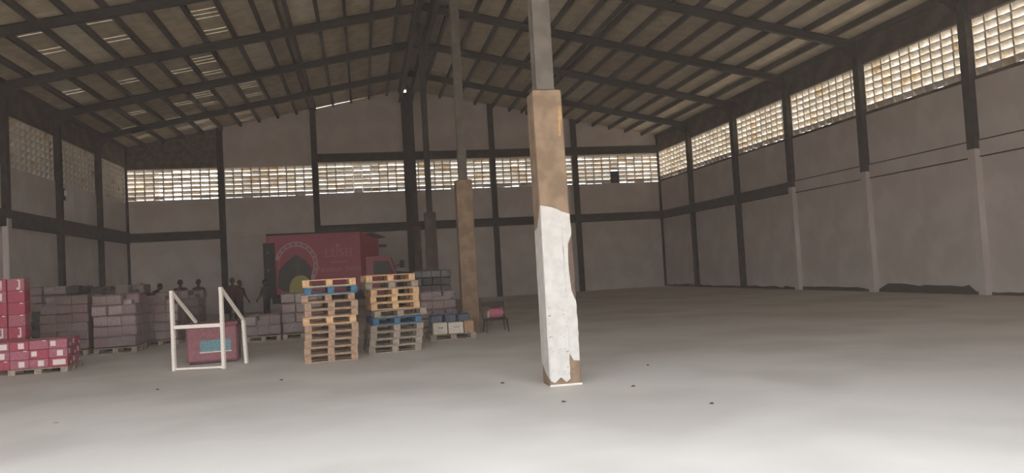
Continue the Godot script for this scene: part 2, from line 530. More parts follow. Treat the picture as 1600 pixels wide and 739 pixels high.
const GATE_X0 := -12.4
const GATE_X1 := 6.0
const GATE_H := 7.6

func corrugated(length: float, across: float, slits: Array) -> ArrayMesh:
	# local x down the slope, z across the waves; y up
	var st := begin()
	var pitch := 0.13
	var n := int(across / pitch)
	var seg := 4
	var amp := 0.02
	var rows := [0.0, length]
	if slits.size(): rows = [0.0, length * 0.2, length * 0.93, length]
	for k in n * seg:
		var z0 := across * k / (n * seg) - across / 2
		var z1 := across * (k + 1) / (n * seg) - across / 2
		var y0 := amp * sin(TAU * k / seg)
		var y1 := amp * sin(TAU * (k + 1) / seg)
		for r in rows.size() - 1:
			var z2 := z1
			if r == 1 and (k in slits): z2 = z1 - 0.006
			var x0: float = rows[r] - length / 2
			var x1: float = rows[r + 1] - length / 2
			quad(st, Vector3(x0, y0, z0), Vector3(x1, y0, z0), Vector3(x1, y1, z2), Vector3(x0, y1, z2), Vector3(0, -9, 0))
	return st.commit()

func build_roof() -> void:
	var c := node("ceiling")
	tag(c, "pitched roof of corrugated sheets on dark purlins and rafters", "", "", "structure")
	var th := atan(SLOPE)
	var edges := [15.2, 20.3, 25.4, 30.5, 35.6, 40.7, ZB + 0.25]
	for s in [-1, 1]:
		var run: float = (XR - RIDGE) if s > 0 else (RIDGE - XL)
		var n := 15
		var step: float = run / n
		var len: float = step / cos(th)
		var basis := Basis(Vector3(0, 0, 1), -s * th)
		if s < 0: basis = basis * Basis(Vector3.UP, PI)
		var sheets := {}
		for k in n:
			var xm: float = RIDGE + s * step * (k + 0.5)
			for e in edges.size() - 1:
				var across: float = edges[e + 1] - edges[e]
				var leak := 0
				if s < 0 and k >= 7 and k <= 13 and e >= 1 and (k * 7 + e * 3) % 5 < 3 - absi(k - 10) / 2: leak = 1 + (k + e) % 2
				var key := "%d_%.2f" % [leak, across]
				if not sheets.has(key):
					var sl := []
					if leak == 1: sl = [22, 34, 46, 94, 106]
					if leak == 2: sl = [62, 74, 86, 126, 138]
					sheets[key] = corrugated(len + 0.08, across + 0.06, sl)
				var pale: bool = (s > 0 and k >= 11) or (e + k * 3) % 7 == 0  # right eave sheets paler, bounce from the windows put into their colour
				put("roof_panel", sheets[key], M.roof_sheet_pale if pale else M.roof_sheet, c, v3(xm, roof_y(xm) + 0.004 * (k % 2) + 0.003 * (e % 2), (edges[e] + edges[e + 1]) / 2), basis)
			# purlin below the joint
			var xp: float = RIDGE + s * (step * (k + 1) - (0.12 if k == n - 1 else 0.0))
			var b := begin()
			var z0 := ZF
			var z1 := ZB + 0.02
			bar(b, v3(xp, roof_y(xp) - 0.115, z0), v3(xp, roof_y(xp) - 0.115, z1), 0.12, 0.21, 0.0)
			put("purlin", b.commit(), M.purlin_wood, c)
			if (s < 0 and k == 4) or (s > 0 and k == 6):
				b = begin()
				bar(b, v3(xp - 0.3, roof_y(xp - 0.3) - 0.115, z0), v3(xp - 0.3, roof_y(xp - 0.3) - 0.115, z1), 0.08, 0.18, 0.0)
				put("purlin", b.commit(), M.purlin_wood, c)
		# sheets over the near bays, outside the frame
		var far := begin()
		var xa: float = RIDGE
		var xb: float = RIDGE + s * (run + 0.5)
		quad(far, v3(xa, roof_y(xa), ZF - 0.5), v3(xb, roof_y(xb), ZF - 0.5), v3(xb, roof_y(xb), 15.22), v3(xa, roof_y(xa), 15.22), v3(xa, 40, 0))
		put("near_roof_sheet", far.commit(), M.roof_sheet, c)
		# overhang beyond the wall
		var ov := begin()
		var xc: float = RIDGE + s * run
		quad(ov, v3(xc, roof_y(xc) - 0.012, 15.2), v3(xb, roof_y(xb) - 0.012, 15.2), v3(xb, roof_y(xb) - 0.012, ZB + 0.5), v3(xc, roof_y(xc) - 0.012, ZB + 0.5), v3(xc, 40, 0))
		put("eave_sheet", ov.commit(), M.roof_sheet, c)
		# rafters: one I-section per frame line
		for zr in [5.2, 10.3, 15.4, 20.4, 25.45, 30.5, 35.5, 40.85]:
			var r := begin()
			var a := v3(RIDGE, roof_y(RIDGE) - 0.18, zr)
			var b := v3(RIDGE + s * (run - 0.02), roof_y(RIDGE + run) - 0.18, zr)
			b.y = SHEET - SLOPE * run - 0.18
			var d := Vector3(0, -0.30, 0)
			bar(r, a + d * 0.5, b + d * 0.5, 0.03, 0.30, 0.0)
			bar(r, a + d * 0.04, b + d * 0.04, 0.17, 0.024, 0.0)
			bar(r, a + d, b + d, 0.17, 0.024, 0.0)
			put("rafter", r.commit(), M.dark_steel, c)
			# haunch plate at the wall
			var hp := begin()
			var q := b + d
			var pts := PackedVector3Array([q, q + Vector3(-s * 0.9, 0.18, 0), q + Vector3(0, -0.45, 0)])
			var fl := PackedVector2Array()
			for p in pts: fl.append(Vector2(p.x, p.y))
			for k in 3: pts[k].z += 0.012
			prism(hp, pts, Vector3(0, 0, -0.024), fl)
			put("haunch_plate", hp.commit(), M.dark_steel, c)
	# ridge: cap outside, two girders below
	var cap := begin()
	for s in [-1, 1]:
		quad(cap, v3(RIDGE, SHEET + 0.06, ZF), v3(RIDGE + s * 0.3, SHEET + 0.01, ZF), v3(RIDGE + s * 0.3, SHEET + 0.01, ZB - 0.5), v3(RIDGE, SHEET + 0.06, ZB - 0.5), v3(RIDGE, 90, 0))
	put("ridge_cap", cap.commit(), M.roof_sheet, c)
	for dx in [-0.32, 0.32]:
		var g := begin()
		var x: float = RIDGE + dx
		bar(g, v3(x, 11.98, ZF), v3(x, 11.98, ZB - 0.6), 0.03, 0.62, 0.0)
		bar(g, v3(x, 11.67, ZF), v3(x, 11.67, ZB - 0.6), 0.2, 0.03, 0.0)
		bar(g, v3(x, 12.29, ZF), v3(x, 12.29, ZB - 0.6), 0.2, 0.03, 0.0)
		put("ridge_girder", g.commit(), M.dark_steel, c)

# ------------------------------------------------------------------ interior columns
func h_post(x0: float, x1: float, y0: float, y1: float, z0: float, z1: float) -> ArrayMesh:
	var st := begin()
	var w := x1 - x0
	var xm := (x0 + x1) / 2
	var y := (y0 + y1) / 2
	for z in [z0 + 0.008, z1 - 0.008]:
		box(st, v3(xm, y, z), Vector3(w, y1 - y0, 0.016), 0.003)
	box(st, v3(xm, y, (z0 + z1) / 2), Vector3(0.012, y1 - y0, z1 - z0 - 0.03))
	return st.commit()

func column(label: String, x: float, z: float, w0: float, w1: float, top: float, post: float, lean := 0.0) -> Node3D:
	var t := thing("interior_column", label, "column", Vector3.ZERO, 0.0, "columns along the ridge line")
	t.set_meta("kind", "thing")
	var st := begin()
	# tapering cast shaft with its vertical edges cut off and a sloping top
	var ring := func(y: float, w: float, c: float) -> Array:
		var h := w / 2
		var xx := x + lean * y / 4.0
		var o := []
		for p in [[-h + c, 0], [h - c, 0], [h, c], [h, w - c], [h - c, w], [-h + c, w], [-h, w - c], [-h, c]]:
			o.append(v3(xx + p[0], y, z + p[1]))
		return o
	var rings := [ring.call(0.0, w0, 0.014), ring.call(top - 0.014, w1, 0.014), ring.call(top, w1 - 0.02, 0.014)]
	var axis := v3(x, 0, z + w0 / 2)
	for k in 2:
		for i in 8:
			var j := (i + 1) % 8
			var a: Vector3 = rings[k][i]
			var away := Vector3(axis.x, a.y, axis.z)
			quad(st, rings[k][i], rings[k][j], rings[k + 1][j], rings[k + 1][i], away)
	for i in range(1, 7):
		tri(st, rings[2][0], rings[2][i], rings[2][i + 1], axis)
		tri(st, rings[0][0], rings[0][i], rings[0][i + 1], axis + Vector3(0, 3, 0))
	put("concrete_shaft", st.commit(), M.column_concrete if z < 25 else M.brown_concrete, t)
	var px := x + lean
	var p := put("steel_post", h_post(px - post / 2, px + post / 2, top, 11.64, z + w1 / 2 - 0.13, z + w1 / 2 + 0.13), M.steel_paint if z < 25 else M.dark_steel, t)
	span("base_plate", Vector3(px - post / 2 - 0.03, top, z + w1 / 2 - 0.16), Vector3(px + post / 2 + 0.03, top + 0.02, z + w1 / 2 + 0.16), M.dark_steel, t, 0.004)
	return t

func near_column() -> void:
	var t := column("concrete column in the middle of the hall with peeling white paint on its lower half", 2.59, 10.1, 0.43, 0.40, 4.0, 0.25, -0.03)
	# the thick white coat on the left two thirds of the front face: ragged outline
	var edge := func(pts: Array, rough: float) -> PackedVector2Array:
		var out := PackedVector2Array()
		for k in pts.size():
			var a: Vector2 = pts[k]
			var b: Vector2 = pts[(k + 1) % pts.size()]
			var n: int = max(1, int(a.distance_to(b) / 0.07))
			for i in n:
				var p := a.lerp(b, float(i) / n)
				if i > 0: p += Vector2(rng.randf_range(-rough, rough), rng.randf_range(-rough, rough))
				out.append(p)
		return out
	var L := 2.377
	var main: PackedVector2Array = edge.call([Vector2(L, 0.08), Vector2(2.43, 0.05), Vector2(2.52, 0.12), Vector2(2.59, 0.05), Vector2(2.648, 0.09), Vector2(2.655, 0.6), Vector2(2.655, 1.1), Vector2(2.65, 1.9), Vector2(2.65, 2.34), Vector2(2.60, 2.37), Vector2(2.52, 2.40), Vector2(2.37, 2.43), Vector2(2.372, 1.5)], 0.006)
	plate("white_plaster_coat", main, 10.073, 0.03, M.white_paint, t).set_meta("label", "thick flaking white coat on the front face")
	var strip: PackedVector2Array = edge.call([Vector2(2.66, 0.42), Vector2(2.71, 0.33), Vector2(2.795, 0.32), Vector2(2.797, 0.9), Vector2(2.79, 1.12), Vector2(2.735, 1.27), Vector2(2.715, 1.6), Vector2(2.725, 1.9), Vector2(2.78, 2.02), Vector2(2.775, 2.3), Vector2(2.655, 2.34), Vector2(2.655, 1.2)], 0.006)
	plate("white_paint_strip", strip, 10.088, 0.014, M.white_paint, t)
	plate("chipped_edge", edge.call([Vector2(2.73, 1.3), Vector2(2.79, 1.16), Vector2(2.788, 1.98), Vector2(2.735, 1.88), Vector2(2.722, 1.6)], 0.008), 10.092, 0.012, M.rough_mortar, t)
	# left face
	var side: PackedVector2Array = edge.call([Vector2(10.09, 0.1), Vector2(10.3, 0.16), Vector2(10.52, 0.3), Vector2(10.5, 1.2), Vector2(10.5, 2.1), Vector2(10.3, 2.15), Vector2(10.09, 2.42), Vector2(10.09, 1.2)], 0.006)
	plate_x("white_paint_side", side, 2.366, 0.02, M.white_paint, t)
	# bare ochre scar near the top right edge
	plate("ochre_scar", edge.call([Vector2(2.69, 3.36), Vector2(2.72, 3.38), Vector2(2.725, 3.6), Vector2(2.745, 3.55), Vector2(2.75, 3.76), Vector2(2.715, 3.78), Vector2(2.69, 3.65)], 0.008), 10.097, 0.012, M.column_ochre, t)
	for k in 26:
		var y := rng.randf_range(0.12, 1.2)
		var e := rng.randf()
		var x := 2.395 + e * e * 0.05 if k % 2 == 0 else 2.64 - e * e * 0.09
		var s := rng.randf_range(0.004, 0.011)
		plate("paint_chip", PackedVector2Array([Vector2(x - s, y), Vector2(x, y - s * 0.7), Vector2(x + s, y + s * 0.2), Vector2(x + s * 0.1, y + s * 0.8)]), 10.0715, 0.004, M.rough_mortar, t)
	span("foot_mortar", Vector3(2.365, 0.0, 10.085), Vector3(2.815, 0.025, 10.1), M.floor_screed, t, 0.004)

# ------------------------------------------------------------------ pallets
func make_pallet(m: Material) -> Node3D:
	# 1.02 wide (x), 1.2 deep (z), 0.144 high; y = 0 at its foot
	var t := thing("wooden_pallet", "", "pallet")
	var w := 1.02
	var d := 1.2
	var top := box_mesh(Vector3(w, 0.02, 0.145), 0.004)
	for k in 5:
		put("deck_board", top, m, t, Vector3(0, 0.134, -d / 2 + 0.0725 + k * (d - 0.145) / 4))
	var cross := box_mesh(Vector3(0.1, 0.02, d - 0.34), 0.003)
	var blk := box_mesh(Vector3(0.13, 0.104, 0.14), 0.006)
	var bot := box_mesh(Vector3(w, 0.02, 0.11), 0.004)
	for i in 3:
		var x := (i - 1) * (w / 2 - 0.066)
		put("cross_board", cross, m, t, Vector3(x, 0.113, 0))
		for j in 3:
			put("spacer_block", blk, m, t, Vector3(x, 0.072, (j - 1) * (d / 2 - 0.075)))
	for j in 3:
		put("bottom_board", bot, m, t, Vector3(0, 0.01, (j - 1) * (d / 2 - 0.065)))
	return t

var pallets := {}
func pallet(kind: String, label: String, at: Vector3, turn: float, group: String, tilt := 0.0) -> Node3D:
	var o: Node3D
	if not pallets.has(kind):
		o = make_pallet(M[kind])
		o.set_meta("label", label)
		o.position = at
		o.rotation.y = turn
		if group: o.set_meta("group", group)
		pallets[kind] = o
	else:
		o = dup(pallets[kind], "wooden_pallet", label, at, turn, group)
	o.rotation.z = tilt
	return o

const ORD := ["topmost", "second from the top", "third from the top", "fourth from the top", "fifth from the top", "sixth from the top", "seventh from the top", "eighth from the top", "ninth from the top", "tenth from the top", "bottom"]

func pallet_stacks() -> void:
	var g := "pallets of the left stack"
	var looks := ["pallet_wood", "pallet_wood", "pallet_wood", "pallet_wood", "pallet_wood", "pallet_wood_pale", "pallet_wood", "pallet_wood", "pallet_wood", "pallet_blue", "pallet_wood_pale"]
	var dx := [0.0, 0.0, 0.02, 0.03, 0.05, 0.0, 0.04, 0.05, 0.0, -0.02, -0.02]
	var ex := [0.0, 0.01, 0.0, 0.02, 0.03, 0.0, 0.04, 0.05, -0.03, 0.11, 0.06]
	for k in 11:
		var i := 10 - k
		var label = "wooden pallet in the left stack behind the white frame, " + ORD[i]
		if looks[k] == "pallet_blue": label = "blue painted pallet second from the top of the left stack"
		if k == 10: label = "clean pale wooden pallet on top of the left stack, above a blue one"
		pallet(looks[k], label, v3(-0.735 + (dx[k] + ex[k]) / 2, k * 0.146, 16.08), 0.07 + rng.randf_range(-0.015, 0.015), g)
	g = "pallets of the right stack"
	var y := 0.0
	var rows := [["pallet_wood_grey", 0.0, 0, 0], ["pallet_wood_grey", 0.02, 0, 0], ["pallet_wood_grey", 0.04, 0, 0], ["pallet_wood_grey", 0.07, 0, 0.004], ["pallet_blue", 0.06, 0, 0], ["pallet_wood_grey", 0.14, 0.02, 0.012], ["pallet_wood_pale", 0.05, 0, 0], ["pallet_wood_pale", 0.04, 0, 0], ["pallet_wood_pale", 0.04, 0, 0], ["pallet_wood_grey", -0.02, 0.03, 0.0], ["pallet_wood_pale", -0.03, 0, 0]]
	for k in 11:
		var i := 10 - k
		var r: Array = rows[k]
		var label = "wooden pallet in the right stack beside the truck cab, " + ORD[i]
		if r[0] == "pallet_blue": label = "blue painted pallet in the middle of the right stack"
		if k == 5: label = "dull pallet sticking out to the right above the blue one, right stack"
		pallet(r[0], label, v3(0.52 + r[1], y + r[3] * 0.55, 16.95), 0.1 + r[2] + rng.randf_range(-0.02, 0.02), g, r[3])
		y += 0.1462 + r[3] * 1.1 + r[2] * 0.1

# ------------------------------------------------------------------ cartons
func carton_mesh(s: Vector3) -> ArrayMesh:
	return box_mesh(s, 0.008)

func carton_label(st: SurfaceTool, kind: int, s: Vector3) -> void:
	# pale printed shapes on the front (design -z => Godot +z)
	var z := s.z / 2 + 0.0015
	var t := 0.003
	match kind:
		0:
			box(st, Vector3(s.x * 0.22, 0, z), Vector3(0.035, s.y * 0.8, t))
			box(st, Vector3(s.x * 0.22 - 0.03, -s.y * 0.34, z), Vector3(0.06, s.y * 0.2, t))
			box(st, Vector3(s.x * 0.22 - 0.02, s.y * 0.36, z), Vector3(0.05, s.y * 0.1, t))
		1:
			box(st, Vector3(-s.x * 0.2, 0, z), Vector3(0.035, s.y * 0.8, t))
			box(st, Vector3(-s.x * 0.2 + 0.03, s.y * 0.34, z), Vector3(0.06, s.y * 0.18, t))
		2:
			box(st, Vector3(s.x * 0.1, 0.0, z), Vector3(0.11, s.y * 0.62, t))
		3:
			box(st, Vector3(-s.x * 0.25, s.y * 0.06, z), Vector3(0.10, s.y * 0.55, t))
		4:
			box(st, Vector3(s.x * 0.05, 0.0, z), Vector3(0.24, s.y * 0.6, t))
		5:
			box(st, Vector3(s.x * 0.3, s.y * 0.42, z), Vector3(0.06, s.y * 0.1, t))

func carton(label: String, at: Vector3, s: Vector3, m: Material, kind: int, group: String, called := "carton", turn := 0.0) -> Node3D:
	var t := thing(called, label, "carton", at, turn, group)
	put("box_body", carton_mesh(s), m, t, Vector3(0, s.y / 2, 0))
	if kind >= 0:
		var st := begin()
		carton_label(st, kind, s)
		put("paper_label", st.commit(), M.paper_label, t, Vector3(0, s.y / 2, 0))
	var tp := begin()
	box(tp, Vector3(0, s.y + 0.001, 0), Vector3(s.x - 0.03, 0.002, 0.05))
	put("sealing_tape", tp.commit(), M.carton_brown, t)
	return t

func cartons() -> void:
	var nth := ["first", "second", "third", "fourth", "fifth"]
	# low stack on its pallet: 5 across, 3 deep, 3 high
	var s := Vector3(0.352, 0.186, 0.30)
	var x1 := -6.14
	var turn := 0.06
	var base := v3(x1, 0, 17.66)
	var bx := Basis(Vector3.UP, turn)
	var rows := ["bottom row", "middle row", "top row"]
	var lab := [[4, 2, 2, 5, 5], [2, 3, 5, 2, 3], [3, 5, 2, 4, 2]]
	for k in 2:
		pallet("pallet_wood_grey", "low dark pallet under the red cartons, " + ("right one" if k == 0 else "left one at the frame edge"), base + bx * Vector3(-0.53 - k * 1.06, -0.035, -0.45), turn, "pallets under goods")
		break
	for j in 3:
		for d in 3:
			for i in 5:
				if j < 2 and d > 0 and i > 0: continue
				var at := base + bx * Vector3(-s.x / 2 - i * (s.x + 0.006), 0.109 + j * (s.y + 0.004), -s.z / 2 - d * (s.z + 0.009))
				var depth: String = ["at the front", "one step back", "at the back"][d]
				var c := carton("red carton of the low stack, %s, %s from its right end, %s" % [rows[j], nth[i], depth], at, s, M.carton_pink if (i + j * 2 + d) % 3 else M.carton_red, lab[j][i] if d == 0 else -1, "cartons of the low red stack", "carton", turn)
				if i == 0:
					var st := begin()
					if (j + d) % 2: box(st, Vector3(s.x / 2 + 0.001, 0.02, 0.03), Vector3(0.002, 0.1, 0.09))
					else: box(st, Vector3(s.x / 2 + 0.001, -0.03, -0.06), Vector3(0.002, 0.06, 0.06))
					put("end_label", st.commit(), M.paper_label, c, Vector3(0, s.y / 2, 0))
	# tall stack behind: 3 across, 2 deep, 7 high
	var s2 := Vector3(0.345, 0.282, 0.30)
	base = v3(-7.46, 0, 19.02)
	var lab2 := [[2, 5, 2], [2, 2, 5], [0, 0, 5], [5, 5, 2], [5, 1, 5], [5, 2, 5], [0, 0, 0]]
	pallet("pallet_wood_grey", "pallet under the tall stack of red cartons at the left edge", base + Vector3(-0.53, -0.0, -0.3), 0.0, "pallets under goods").scale = Vector3(1, 1, 0.5)
	for j in 7:
		for d in 1:
			for i in 3:
				var at := base + Vector3(-s2.x / 2 - i * (s2.x + 0.018) + rng.randf_range(-0.008, 0.008), 0.146 + j * (s2.y * 0.93 + 0.004), -s2.z / 2 - d * (s2.z + 0.016))
				var ss := Vector3(s2.x, s2.y * 0.93, s2.z)
				var lvl: String = ["bottom", "second", "third", "fourth", "fifth", "sixth", "top"][j]
				carton("red carton of the tall left stack, %s layer, %s from its right edge, %s" % [lvl, nth[i], "front" if d == 0 else "rear"], at, ss, M.carton_red if (i + j) % 3 else M.carton_pink, lab2[j][i] if d == 0 else -1, "cartons of the tall red stack")
	# white and brown cartons on a pallet beside the second column
	var bz := 18.38
	pallet("pallet_wood_grey", "pallet carrying the white cartons beside the second column", v3(2.02, 0, bz + 0.6), 0.03, "pallets under goods")
	carton("white carton with a dark mark, left one on the pallet by the second column", v3(1.715, 0.146, bz + 0.16), Vector3(0.345, 0.275, 0.28), M.carton_white, 6, "", "carton", 0.03)
	carton("white carton in the middle on the pallet by the second column", v3(2.09, 0.146, bz + 0.16), Vector3(0.36, 0.26, 0.28), M.carton_white, 6, "", "carton", 0.03)
	carton("brown carton right of the white ones, at the foot of the second column", v3(2.41, 0.146, bz + 0.2), Vector3(0.23, 0.28, 0.28), M.carton_brown, -1, "", "carton", 0.03)
	for c in [get_child(get_child_count() - 3), get_child(get_child_count() - 2)]:
		var st := begin()
		box(st, Vector3(0.01, 0.15, 0.142), Vector3(0.12, 0.014, 0.003))
		put("dark_print", st.commit(), M.chip_dark, c)

# ------------------------------------------------------------------ wrapped goods
var bundle_meshes := []
func wrapped_load(label: String, x0: float, x1: float, z: float, depth: float, height: float, m: Array, seedling: int, on_pallet := "") -> void:
	# a load of film-wrapped bundles on a pallet; only its outer bundles are built
	rng.seed = seedling
	var w := x1 - x0
	var y0 := 0.0
	if on_pallet:
		y0 = 0.172
		var p := pallet("pallet_wood_grey", on_pallet, v3((x0 + x1) / 2, 0, z + depth / 2), 0.0, "pallets under goods")
		p.scale = Vector3(w / 1.02, 1, depth / 1.2)
	var nx: int = max(2, int(round(w / 0.37)))
	var nz: int = max(2, int(round(depth / 0.4)))
	var ny: int = max(2, int(round((height - y0) / 0.25)))
	var s := Vector3(w / nx, (height - y0) / ny, depth / nz)
	var t := thing("wrapped_load", label, "pallet load", v3((x0 + x1) / 2, y0, z + depth / 2), 0.0, "film wrapped goods on the left side")
	var core := begin()
	box(core, Vector3(0, (height - y0) / 2 - 0.05, -0.0), Vector3(w - 0.25, height - y0 - 0.2, depth - 0.25))
	put("inner_bundles", core.commit(), m[0], t).set_meta("kind", "stuff")
	var shapes := []
	for k in 3: shapes.append(bundle_shape(s * Vector3(1.04, 1.05, 1.03), k + seedling))
	for j in ny:
		for k in nz:
			for i in nx:
				if j < ny - 1 and k > 0 and i < nx - 1 and i > 0: continue
				var at := Vector3(-w / 2 + (i + 0.5) * s.x, (j + 0.5) * s.y, depth / 2 - (k + 0.5) * s.z)
				at += Vector3(rng.randf_range(-0.02, 0.02), rng.randf_range(-0.015, 0.0), rng.randf_range(-0.04, 0.02))
				if j == ny - 1 and rng.randf() < 0.35: continue
				put("bundle", shapes[rng.randi() % 3], m[rng.randi() % m.size()], t, at, Basis(Vector3.UP, rng.randf_range(-0.09, 0.09)) * Basis(Vector3(0, 0, 1), rng.randf_range(-0.04, 0.04)))

func bundle_shape(s: Vector3, at: int) -> ArrayMesh:
	# a pack of bottles under film: a box with bulging sides
	var r := RandomNumberGenerator.new()
	r.seed = at
	var st := begin()
	box(st, Vector3.ZERO, s * Vector3(1, 0.94, 1), min(s.x, min(s.y, s.z)) * 0.09)
	for k in 3:
		var x := (k - 1) * s.x * 0.3
		box(st, Vector3(x, 0.0, s.z * 0.5 - 0.01), Vector3(s.x * 0.24, s.y * 0.78, 0.03), 0.012)
	box(st, Vector3(r.randf_range(-0.2, 0.2) * s.x, s.y * 0.48, 0), Vector3(s.x * 0.5, 0.012, s.z * 0.5), 0.005)
	return st.commit()

func goods() -> void:
	var A := [M.wrap_rose, M.wrap_brown, M.wrap_rose, M.wrap_grey]
	var B := [M.wrap_brown, M.wrap_grey]
	wrapped_load("film wrapped load of rose brown packs right behind the red cartons", -8.16, -7.05, 21.7, 1.1, 1.56, A, 3, "pale edged pallet under the rose brown load, left one of two")
	wrapped_load("film wrapped load standing left of the white frame, its pallet edge showing pale", -6.9, -5.86, 21.6, 1.1, 1.52, A, 4, "pale edged pallet under the rose brown load, right one of two")
	wrapped_load("greyish wrapped load just left of the white frame, set back", -6.2, -5.2, 23.3, 1.1, 1.42, A, 5, "pallet under the greyish load left of the white frame")
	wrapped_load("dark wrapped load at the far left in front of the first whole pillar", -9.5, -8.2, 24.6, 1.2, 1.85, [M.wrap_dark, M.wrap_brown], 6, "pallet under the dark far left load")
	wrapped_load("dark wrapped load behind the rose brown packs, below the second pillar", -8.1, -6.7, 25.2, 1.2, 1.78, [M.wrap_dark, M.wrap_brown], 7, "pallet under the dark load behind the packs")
	wrapped_load("wrapped load deep in the hall below the back left corner", -6.6, -5.3, 26.6, 1.2, 1.5, B, 8, "pallet under the load near the back left corner")
	wrapped_load("low greyish load under white film between white frame and pallet stack", -3.25, -2.32, 22.2, 1.0, 0.72, [M.wrap_grey, M.wrap_rose], 9, "pallet under the low greyish load by the truck's rear")
	wrapped_load("taller rose load directly left of the pallet stack, before the truck's emblem", -2.28, -1.2, 22.3, 1.0, 1.28, A, 10, "pallet under the rose load left of the pallet stack")
	wrapped_load("rose grey wrapped load behind the white cartons at the second column", 1.46, 2.4, 20.75, 1.0, 1.12, [M.wrap_rose, M.wrap_grey], 11, "pallet under the load behind the white cartons")
	wrapped_load("wrapped load coloured dark for shade between the pallet stack and the third column", 1.6, 2.9, 26.2, 1.3, 1.72, [M.wrap_dark], 12, "pallet under the shade coloured load near the third column")  # its dark colour stands in for the shadow behind the stack
	# dark blue packs standing on the same pallet as the white cartons
	rng.seed = 77
	for k in 3:
		var t := thing("bottle_pack", "dark blue film wrapped pack behind the white cartons, " + ["left", "middle", "right"][k] + " one of three", "pack", v3(1.68 + k * 0.33, 0.146, 18.98), 0.02, "dark blue packs behind the white cartons")
		put("pack_body", bundle_shape(Vector3(0.3, 0.46, 0.36), 20 + k), M.wrap_blue, t, Vector3(0, 0.224, 0))
		put("film_top", box_mesh(Vector3(0.24, 0.01, 0.28), 0.004), M.wrap_grey, t, Vector3(0, 0.452, 0))

# ------------------------------------------------------------------ white frame, crate, stool
func white_frame() -> void:
	var t := thing("metal_frame", "white painted steel frame of tall posts and sloping braces on the left floor", "frame")
	var F0 := v3(-3.675, 0, 15.98)
	var F1 := v3(-2.72, 0, 15.72)
	var B1 := v3(-2.41, 0, 16.45)
	var B0 := B1 + (F0 - F1)
	var w := 0.065
	var side := (F1 - F0).normalized()
	var back := (B1 - F1).normalized()
	var post := func(p: Vector3, h: float, tilt: Vector3) -> void:
		var st := begin()
		bar(st, p, p + Vector3(0, h, 0) + tilt, w, w, 0.005, back)
		put("post", st.commit(), M.frame_white, t)
	post.call(F0, 1.55, Vector3(0.0, 0, 0))
	post.call(F1, 1.57, Vector3(0.0, 0, 0))
	post.call(B1, 0.88, Vector3(-0.03, 0, 0))
	var rail := func(a: Vector3, b: Vector3, called: String, th: float) -> void:
		var st := begin()
		bar(st, a, b, th, th, 0.004)
		put(called, st.commit(), M.frame_white, t)
	var y := Vector3(0, 0.84, 0)
	rail.call(F0 + y + side * 0.034, F1 + y - side * 0.034, "crossbar", 0.07)
	rail.call(F0 + Vector3(0, 0.035, 0) + side * 0.034, F1 + Vector3(0, 0.035, 0) - side * 0.034, "bottom_rail", 0.04)
	rail.call(F0 + Vector3(0, 1.50, 0) + back * 0.03, B0 + Vector3(-0.03, 0.88, 0), "sloping_brace", 0.055)
	rail.call(F1 + Vector3(0, 1.52, 0) + back * 0.03, B1 + Vector3(-0.03, 0.88, 0), "sloping_brace", 0.055)

	# red bin standing behind the frame
	var c := thing("goods_bin", "dull red bin with a teal panel standing behind the white frame", "bin", v3(-3.2, 0, 17.42), 0.13)
	put("body", box_mesh(Vector3(1.0, 0.74, 1.0), 0.04), M.crate_red, c, Vector3(0, 0.40, 0))
	put("lid", box_mesh(Vector3(1.04, 0.07, 1.04), 0.03), M.crate_red, c, Vector3(0, 0.80, 0))
	put("teal_panel", box_mesh(Vector3(0.60, 0.24, 0.012), 0.004), M.crate_teal, c, Vector3(0.06, 0.37, 0.505))
	put("panel_rim", box_mesh(Vector3(0.62, 0.02, 0.02), 0.004), M.frame_white, c, Vector3(0.06, 0.24, 0.507))
	put("foot_rail", box_mesh(Vector3(0.9, 0.06, 0.9), 0.01), M.stool_dark, c, Vector3(0, 0.03, 0))
	put("corner_post", box_mesh(Vector3(0.05, 0.72, 0.05), 0.01), M.wrap_dark, c, Vector3(0.5, 0.38, -0.36))

	# small table with a pink bundle
	var s := thing("small_table", "small dark metal table right of the second column, carrying a pink bag", "table", v3(3.3, 0, 19.85), 0.05)
	put("table_top", box_mesh(Vector3(0.62, 0.03, 0.5), 0.008), M.stool_dark, s, Vector3(0, 0.32, 0))
	for a in [-1, 1]:
		for b in [-1, 1]:
			var st := begin()
			tube(st, [[Vector3(a * 0.29, 0, b * 0.23), 0.016], [Vector3(a * 0.26, 0.305, b * 0.2), 0.016]], 6)
			put("leg", st.commit(), M.stool_dark, s)
	for a in [-1, 1]:
		var st := begin()
		tube(st, [[Vector3(a * 0.29, 0.33, -0.22), 0.014], [Vector3(a * 0.29, 0.78, -0.26), 0.014]], 6)
		put("back_rail", st.commit(), M.stool_dark, s)
	put("back_board", box_mesh(Vector3(0.6, 0.12, 0.02), 0.006), M.stool_dark, s, Vector3(0, 0.72, -0.265))
	var bag := thing("bag", "pink bag lying on the small dark table", "bag", v3(3.3, 0.336, 19.78), 0.1)
	var sb := begin()
	tube(sb, [[Vector3(-0.2, 0.13, 0), 0.06], [Vector3(-0.17, 0.14, 0), 0.13], [Vector3(0.0, 0.15, 0.01), 0.145], [Vector3(0.16, 0.14, 0), 0.125], [Vector3(0.2, 0.12, 0), 0.05]], 10)
	put("bag_body", sb.commit(), M.carton_pink, bag)
	put("bag_flap", box_mesh(Vector3(0.28, 0.012, 0.2), 0.005), M.carton_red, bag, Vector3(0.02, 0.292, 0.0))
	put("pale_edge", box_mesh(Vector3(0.018, 0.16, 0.2), 0.006), M.paper_label, bag, Vector3(-0.205, 0.13, 0.0))

